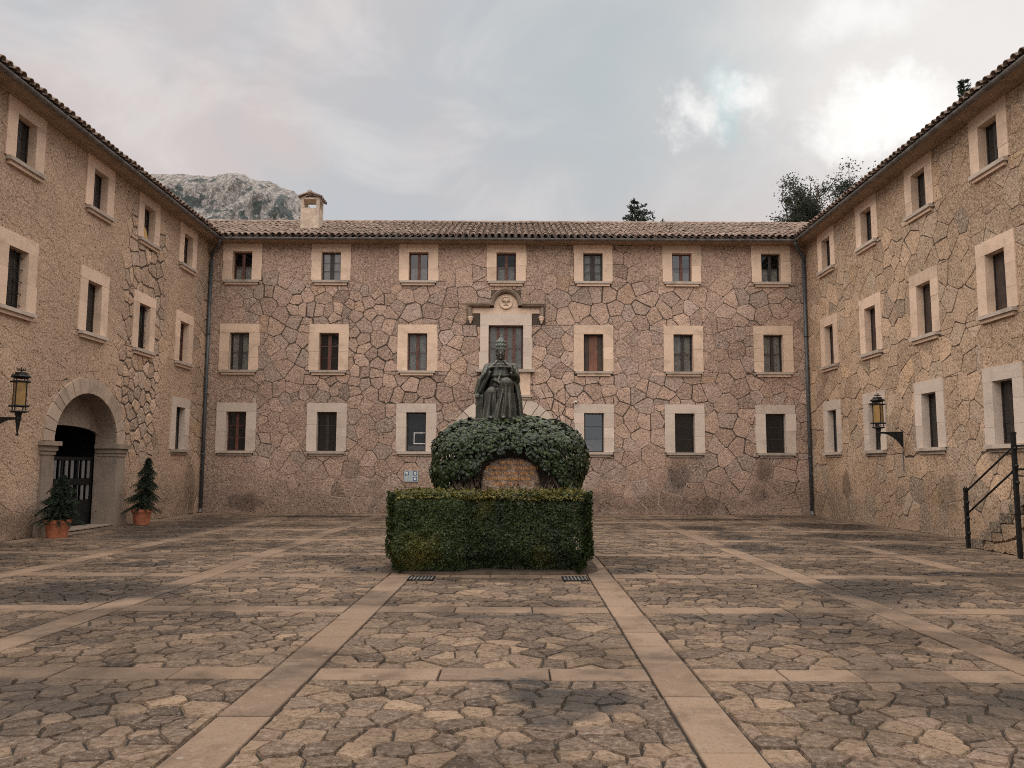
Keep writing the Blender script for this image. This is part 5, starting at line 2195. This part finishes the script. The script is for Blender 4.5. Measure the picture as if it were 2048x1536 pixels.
mb.box((9.40, 10.5, RISE * NS - .053), (XR - .03, Y0 - GO * NS - .022, RISE * NS), (.4, .5, .5))
mb.build('landing_slab', M['slab'], stair)
# rubble facing of the stair's side
rect = (12.0, Y0 + .0, 0.0, RISE * NS - .06)
pts = darts(*rect, lambda x_, y_, r__: r__.choice((.24, .3, .4)), 900, rnd)
for pl_ in cells(pts, rect, lambda x_, y_: .02, 1.2):
    n = len(pl_)
    cx, cy = sum(p[0] for p in pl_) / n, sum(p[1] for p in pl_) / n
    # keep below the flight line
    k = int((Y0 - cx) / GO)
    lim = RISE * min(k, NS - 1) + .005 if k < NS else RISE * NS - .06
    pl_ = clip_half(pl_, 0, 1, lim)
    pl_ = clip_half(pl_, RISE / GO, 1, lim + RISE / GO * (Y0 - GO * min(k, NS))) if False else pl_
    if len(pl_) < 3 or area(pl_) < .008:
        continue
    # trim against the next lower step
    kk = 0
    for q in range(NS):
        ya = Y0 - GO * q
        if max(p[0] for p in pl_) > ya and max(p[1] for p in pl_) > RISE * (q - 1) + .005:
            if area(clip_half(pl_, 1, 0, ya)) > area(clip_half(pl_, 0, 1, max(RISE * (q - 1) + .005, .01))):
                pl_ = clip_half(pl_, 1, 0, ya)
            else:
                pl_ = clip_half(pl_, 0, 1, max(RISE * (q - 1) + .005, .01))
            if len(pl_) < 3:
                break
    if len(pl_) < 3 or area(pl_) < .006:
        continue
    q = round_poly(pl_, rnd, .15, .006, .35)
    v_, f_ = stone_geo(q, lambda u, v, w: (9.44 - w, u, v), -.02, .02 + rnd.uniform(0, .015), .015, .006, None, rnd)
    mb = MB()
    mb.add(v_, f_, (min(1, max(0, rnd.gauss(.45, .2))), rnd.random() * .5, 0))
    mb.build('stone', M['right_stone'], stair)

rail = tag(empty('iron_railing', (9.35, 15.5, 0)), 'black iron handrail on two posts beside the stone staircase', 'railing')
xr_ = 9.345
PA, PB = (16.58, 1.22), (14.60, 2.28)
XB = 9.15
for y, zt in (PA, PB):
    px_ = xr_ if y > 15 else XB
    mb = MB()
    mb.box((px_ - .033, y - .033, .0), (px_ + .033, y + .033, zt - .05))
    mb.box((px_ - .040, y - .040, zt - .048), (px_ + .040, y + .040, zt - .005))
    for s in (-1, 1):
        mb.tube([(px_, y + s * .028, zt - .006), (px_, y + s * .04, zt + .03)], [.014, .006], 6)
    mb.build('post', M['iron'], rail)
    for dz in (.30, .62, .92):
        for s in (1, -1):
            if zt - dz < .1:
                continue
            mb = MB()
            c = Vector((px_, y - .05 * s, zt - dz - (.10 if s < 0 else 0)))
            mb.lathe(c - Vector((0, 0, .035)), [(.01, 0), (.03, .012), (.036, .035), (.03, .058), (.01, .07)], 10)
            mb.build('knob', M['iron'], rail, smooth=True)
for za, zb_ in ((1.13, 2.02), (.68, 1.60)):
    mb = MB()
    mb.tube([(xr_, PA[0], za), (XB, PB[0], zb_)], .019, 8)
    mb.build('rail', M['iron'], rail, smooth=True)
    mb = MB()
    mb.tube([(XB, PB[0], zb_), (XB, 10.6, zb_)], .019, 8)
    mb.build('rail', M['iron'], rail, smooth=True)
mb = MB()
mb.box((XB - .033, 10.57, 0), (XB + .033, 10.636, 2.28))
mb.build('post', M['iron'], rail)

# ------------------------------------------------------------------ small things on walls and ground
sg_ = tag(empty('wall_sign', (-3.44, D - .04, 1.27)), 'small pale sign with blue square pictograms on the far wall', 'sign')
M['sign_grey'] = simple_mat('sign_panel', (.36, .42, .44), .4, var=.06, bump=0)
M['sign_blue'] = simple_mat('sign_blue', (.045, .10, .20), .4, var=.05, bump=0)
mb = MB()
mb.box((-3.69, D - .065, 1.09), (-3.20, D - .035, 1.46))
mb.build('panel', M['sign_grey'], sg_)
for x, z in ((-3.585, 1.375), (-3.305, 1.375), (-3.305, 1.185)):
    mb = MB()
    mb.box((x - .068, D - .069, z - .068), (x + .068, D - .0655, z + .068))
    pc = mb.build('pictogram', M['sign_blue'], sg_)
    mb = MB()
    mb.tube([(x, D - .0695, z), (x, D - .073, z)], .045, 16)
    if abs(x + 3.585) < .01:
        mb.add([(x - .055, D - .0716, z + .01), (x - .055, D - .0716, z + .055), (x - .01, D - .0716, z + .055)], [(0, 1, 2)])
    mb.build('white_disc', M['white_paint'], pc)
    mb = MB()
    mb.box((x - .022, D - .0752, z - .004), (x + .022, D - .0735, z + .008))
    mb.box((x - .006, D - .0752, z - .024), (x + .006, D - .0735, z - .0045))
    mb.build('mark', M['sign_blue'], pc)

cc = tag(empty('security_camera', (2.22, D - .03, 3.84)), 'tiny white security camera above a ground floor window of the far wall', 'camera')
mb = MB()
mb.tube([(2.22, D - .02, 3.86), (2.22, D - .10, 3.86)], .018, 8)
mb.build('bracket', M['white_paint'], cc)
mb = MB()
mb.tube([(2.22, D - .06, 3.86), (2.215, D - .26, 3.81)], .045, 12)
mb.build('housing', M['white_paint'], cc, smooth=False)
mb = MB()
mb.tube([(2.215, D - .262, 3.81), (2.215, D - .275, 3.807)], .034, 12)
mb.build('lens', M['dark'], cc)

for x0, lab in ((-1.47, 'dark iron drain grate at the left front corner of the hedge'), (.74, 'dark iron drain grate at the right front corner of the hedge')):
    g = tag(empty('drain_grate', (x0 + .19, 11.74, .004)), lab, 'drain', 'drain grates in front of the hedge')
    mb = MB()
    x1, y0_, y1_ = x0 + .37, 11.52, 11.94
    mb.box((x0, y0_, .004), (x1, y1_, .007))
    mb.build('sump', M['dark'], g)
    mb = MB()
    for a, b, c, d in ((x0, x1, y0_, y0_ + .03), (x0, x1, y1_ - .03, y1_), (x0, x0 + .02, y0_ + .031, y1_ - .031), (x1 - .02, x1, y0_ + .031, y1_ - .031)):
        mb.box((a, c, .008), (b, d, .016))
    mb.build('rim', M['iron'], g)
    for k in range(7):
        mb = MB()
        xx = x0 + .035 + .30 * k / 6
        mb.box((xx - .010, y0_ + .032, .008), (xx + .012, y1_ - .032, .015))
        mb.build('bar', M['zinc'], g)

# ------------------------------------------------------------------ mountain and trees beyond
MY = 900.0
sil = [(-1400, 330), (-900, 352), (-640, 346), (-520, 340), (-413, 333.6), (-385, 334), (-350, 331), (-333, 335), (-318, 335.5), (-310, 333), (-304, 328.5), (-296, 326.5), (-282, 326), (-276, 323),
       (-268, 318), (-262, 316.5), (-253, 314), (-249, 309), (-243, 302), (-236, 297), (-227, 285), (-214, 272), (-190, 240), (-120, 150), (0, 70), (200, 20), (600, 0)]


def crest(x):
    for (a, b), (c, d) in zip(sil[:-1], sil[1:]):
        if a <= x <= c:
            return b + (d - b) * (x - a) / (c - a)
    return 0


xs = list(np.linspace(-1400, -470, 60)) + list(np.linspace(-466, -180, 230)) + list(np.linspace(-170, 600, 40))
nv_ = 70
vs_, fs_ = [], []
for i, x in enumerate(xs):
    h = crest(x) + 5 * smooth01(x, -900, -420) * (1 - smooth01(x, -230, -150))
    for j in range(nv_ + 1):
        v = j / nv_
        drop = v ** 1.15
        y = MY - 180 * v - 60 * v * v
        z = h * (1 - drop)
        q = Vector((x * .018, y * .010, z * .012))
        rid = mnoise.fractal(q, 1.0, 2.1, 5)
        q2 = Vector((x * .055, z * .018, 2.0))
        rid2 = 1 - abs(mnoise.noise(q2)) * 2
        q3 = Vector((x * .16, z * .06, 5.0))
        rid3 = mnoise.noise(q3)
        a = min(1, v * 9)
        y -= a * (14 * rid + 9 * rid2 + 4 * rid3)
        z += (a * 4 * rid + 1.2 * mnoise.noise(Vector((x * .21, 0, 1)))) * (1 - drop)
        vs_.append((x, y, max(z, -3)))
for i in range(len(xs) - 1):
    for j in range(nv_):
        a = i * (nv_ + 1) + j
        fs_.append((a, a + 1, a + nv_ + 2, a + nv_ + 1))
mb = MB()
mb.add(vs_, fs_)
mt, nt, bs = mat_new('limestone_cliff')
p = nt.pos()
st_ = nt.vmath('MULTIPLY', p, (1, .6, .45))
c = nt.mix(nt.ramp(nt.noise(st_, .20, 7, .75), .42, .58), (.16, .148, .142), (.41, .38, .365))
c = nt.mix(nt.ramp(nt.noise(st_, .8, 4, .75), .50, .42, 0, .65), c, (.13, .12, .118))
sx = nt.node('ShaderNodeSeparateXYZ')
nt.l.new(p, sx.inputs[0])
veg = nt.noise(p, .042, 5, .65)
hgt = nt.ramp(sx.outputs[2], 322, 262, .0, .105)
c = nt.mix(nt.ramp(nt.math('ADD', veg, hgt), .565, .60), c, (.070, .084, .086))  # bluish scrub, distance haze put into its colour
nt.put(bs.inputs['Base Color'], c)
bs.inputs['Roughness'].default_value = 1
nt.put(bs.inputs['Normal'], nt.bump(nt.noise(st_, .22, 5, .75), 1.0, 6.0))
M['cliff'] = mt
mtn = tag(mb.build('mountain', M['cliff'], None, (0, 0, 0)), kind='structure')


def leafy_tree(name, x, y, h, crown_r, crown_z, seed, label, mat, nleaf, size, sparse=.5, bare=0):
    rnd = random.Random(seed)
    root = tag(empty(name, (x, y, -.1)), label, 'tree', 'trees beyond the roofs')
    mb = MB()
    limbs = []
    mb.tube([(x, y, -.1), (x + .15, y, h * .3), (x - .1, y + .1, h * .55)], [.34, .27, .20], 9)
    base = Vector((x - .1, y + .1, h * .55))
    for k in range(14):
        a = rnd.uniform(0, 2 * math.pi)
        tgt = Vector((x + crown_r * .75 * math.cos(a) * rnd.uniform(.3, 1), y + crown_r * .75 * math.sin(a) * rnd.uniform(.3, 1), crown_z + (h - crown_z) * rnd.uniform(.1, .95)))
        st0 = Vector((x, y, h * rnd.uniform(.4, .55)))
        mid = st0.lerp(tgt, .5) + rand_unit(rnd) * .4
        mb.tube([st0, mid, tgt], [.12, .07, .02], 6)
        limbs.append((st0, mid, tgt))
        for q in range(5):
            f = rnd.uniform(.35, .95)
            s0 = mid.lerp(tgt, f)
            e = s0 + rand_unit(rnd) * crown_r * .35 + Vector((0, 0, .3))
            mb.tube([s0, s0.lerp(e, .5) + rand_unit(rnd) * .12, e], [.035, .02, .008], 5)
            limbs.append((s0, s0.lerp(e, .5), e))
    mb.build('trunk', M['bark'], root)
    mb = MB()
    cl = []
    for (a, b, c) in limbs:
        cl.append(c)
        cl.append(b.lerp(c, .5))
    n = 0
    while n < nleaf:
        c = rnd.choice(cl)
        p = c + Vector((rnd.gauss(0, 1), rnd.gauss(0, 1), rnd.gauss(0, .8))) * crown_r * .13
        if mnoise.noise(p * .9) < sparse * .5 - .35:
            continue
        lum = min(1, max(0, .35 + .5 * mnoise.noise(p * .7) + rnd.gauss(0, .15)))
        leaf_quad(mb, p, rand_unit(rnd), rand_unit(rnd), size * rnd.uniform(.7, 1.3), size * .6, (lum, .3 * (rnd.random() < .1), 0))
        n += 1
    mb.build('crown', mat, root, kind='stuff')


def spruce(x, y, h, r_, seed, label, lop=0.0):
    rnd = random.Random(seed)
    root = tag(empty('conifer_tree', (x, y, -.1)), label, 'tree', 'trees beyond the roofs')
    mb = MB()
    mb.tube([(x, y, -.1), (x, y, h * .5), (x, y, h)], [.32, .2, .02], 8)
    mb.build('trunk', M['bark'], root)
    mb = MB()
    z = h * .45
    while z < h - .1:
        t = (h - z) / (h * .55)
        L = r_ * t ** .8 + .12
        nb = 7
        for k in range(nb):
            a = rnd.uniform(0, 2 * math.pi)
            ln = L * rnd.uniform(.55, 1.15) * (1 + lop * math.cos(a) * (.5 if rnd.random() < .5 else 1.0))
            d = Vector((math.cos(a), math.sin(a), 0))
            steps = max(3, int(ln / .13))
            for q in range(steps):
                f = (q + 1) / steps
                c = Vector((x, y, z)) + d * ln * f + Vector((0, 0, -.10 * ln * f + .28 * ln * f * f))
                for w_ in range(4):
                    dv = (d * .6 + rand_unit(rnd) * .9).normalized()
                    leaf_quad(mb, c + dv * .07, rand_unit(rnd), dv, rnd.uniform(.18, .30), .075, (min(1, max(0, rnd.gauss(.3, .18))), 0, 0), .3)
        z += rnd.uniform(.16, .28) * (1 if z > h - 6 else 2.5)
    mb.build('crown', M['conifer'], root, kind='stuff')


spruce(7.15, 45.5, 17.2, 4.4, 71, 'dark conifer top showing above the middle of the far roof', .5)
leafy_tree('broadleaf_tree', 15.1, 40.5, 16.6, 1.7, 12.0, 72, 'thin leaved tree above the right hand roof corner', M['tree_leaf'], 14000, .12, .1)
leafy_tree('evergreen_tree', 15.0, 41.5, 15.4, 1.5, 11.0, 73, 'dense green tree below the thin leaved one at the roof corner', M['tree_green'], 8000, .14, .2)
leafy_tree('broadleaf_tree', 24.6, 55.0, 23.0, 2.8, 18.5, 74, 'bushy tree crown peeping over the middle of the right hand roof', M['tree_leaf'], 12000, .17, .1)
spruce(24.2, 41.0, 22.4, 1.8, 75, 'tiny conifer tip above the near end of the right hand roof', .0)
leafy_tree('broadleaf_tree', 24.5, 38.8, 22.0, 2.3, 16.0, 76, 'sparse twigs above the nearest end of the right hand roof', M['tree_leaf'], 1500, .2, .8)
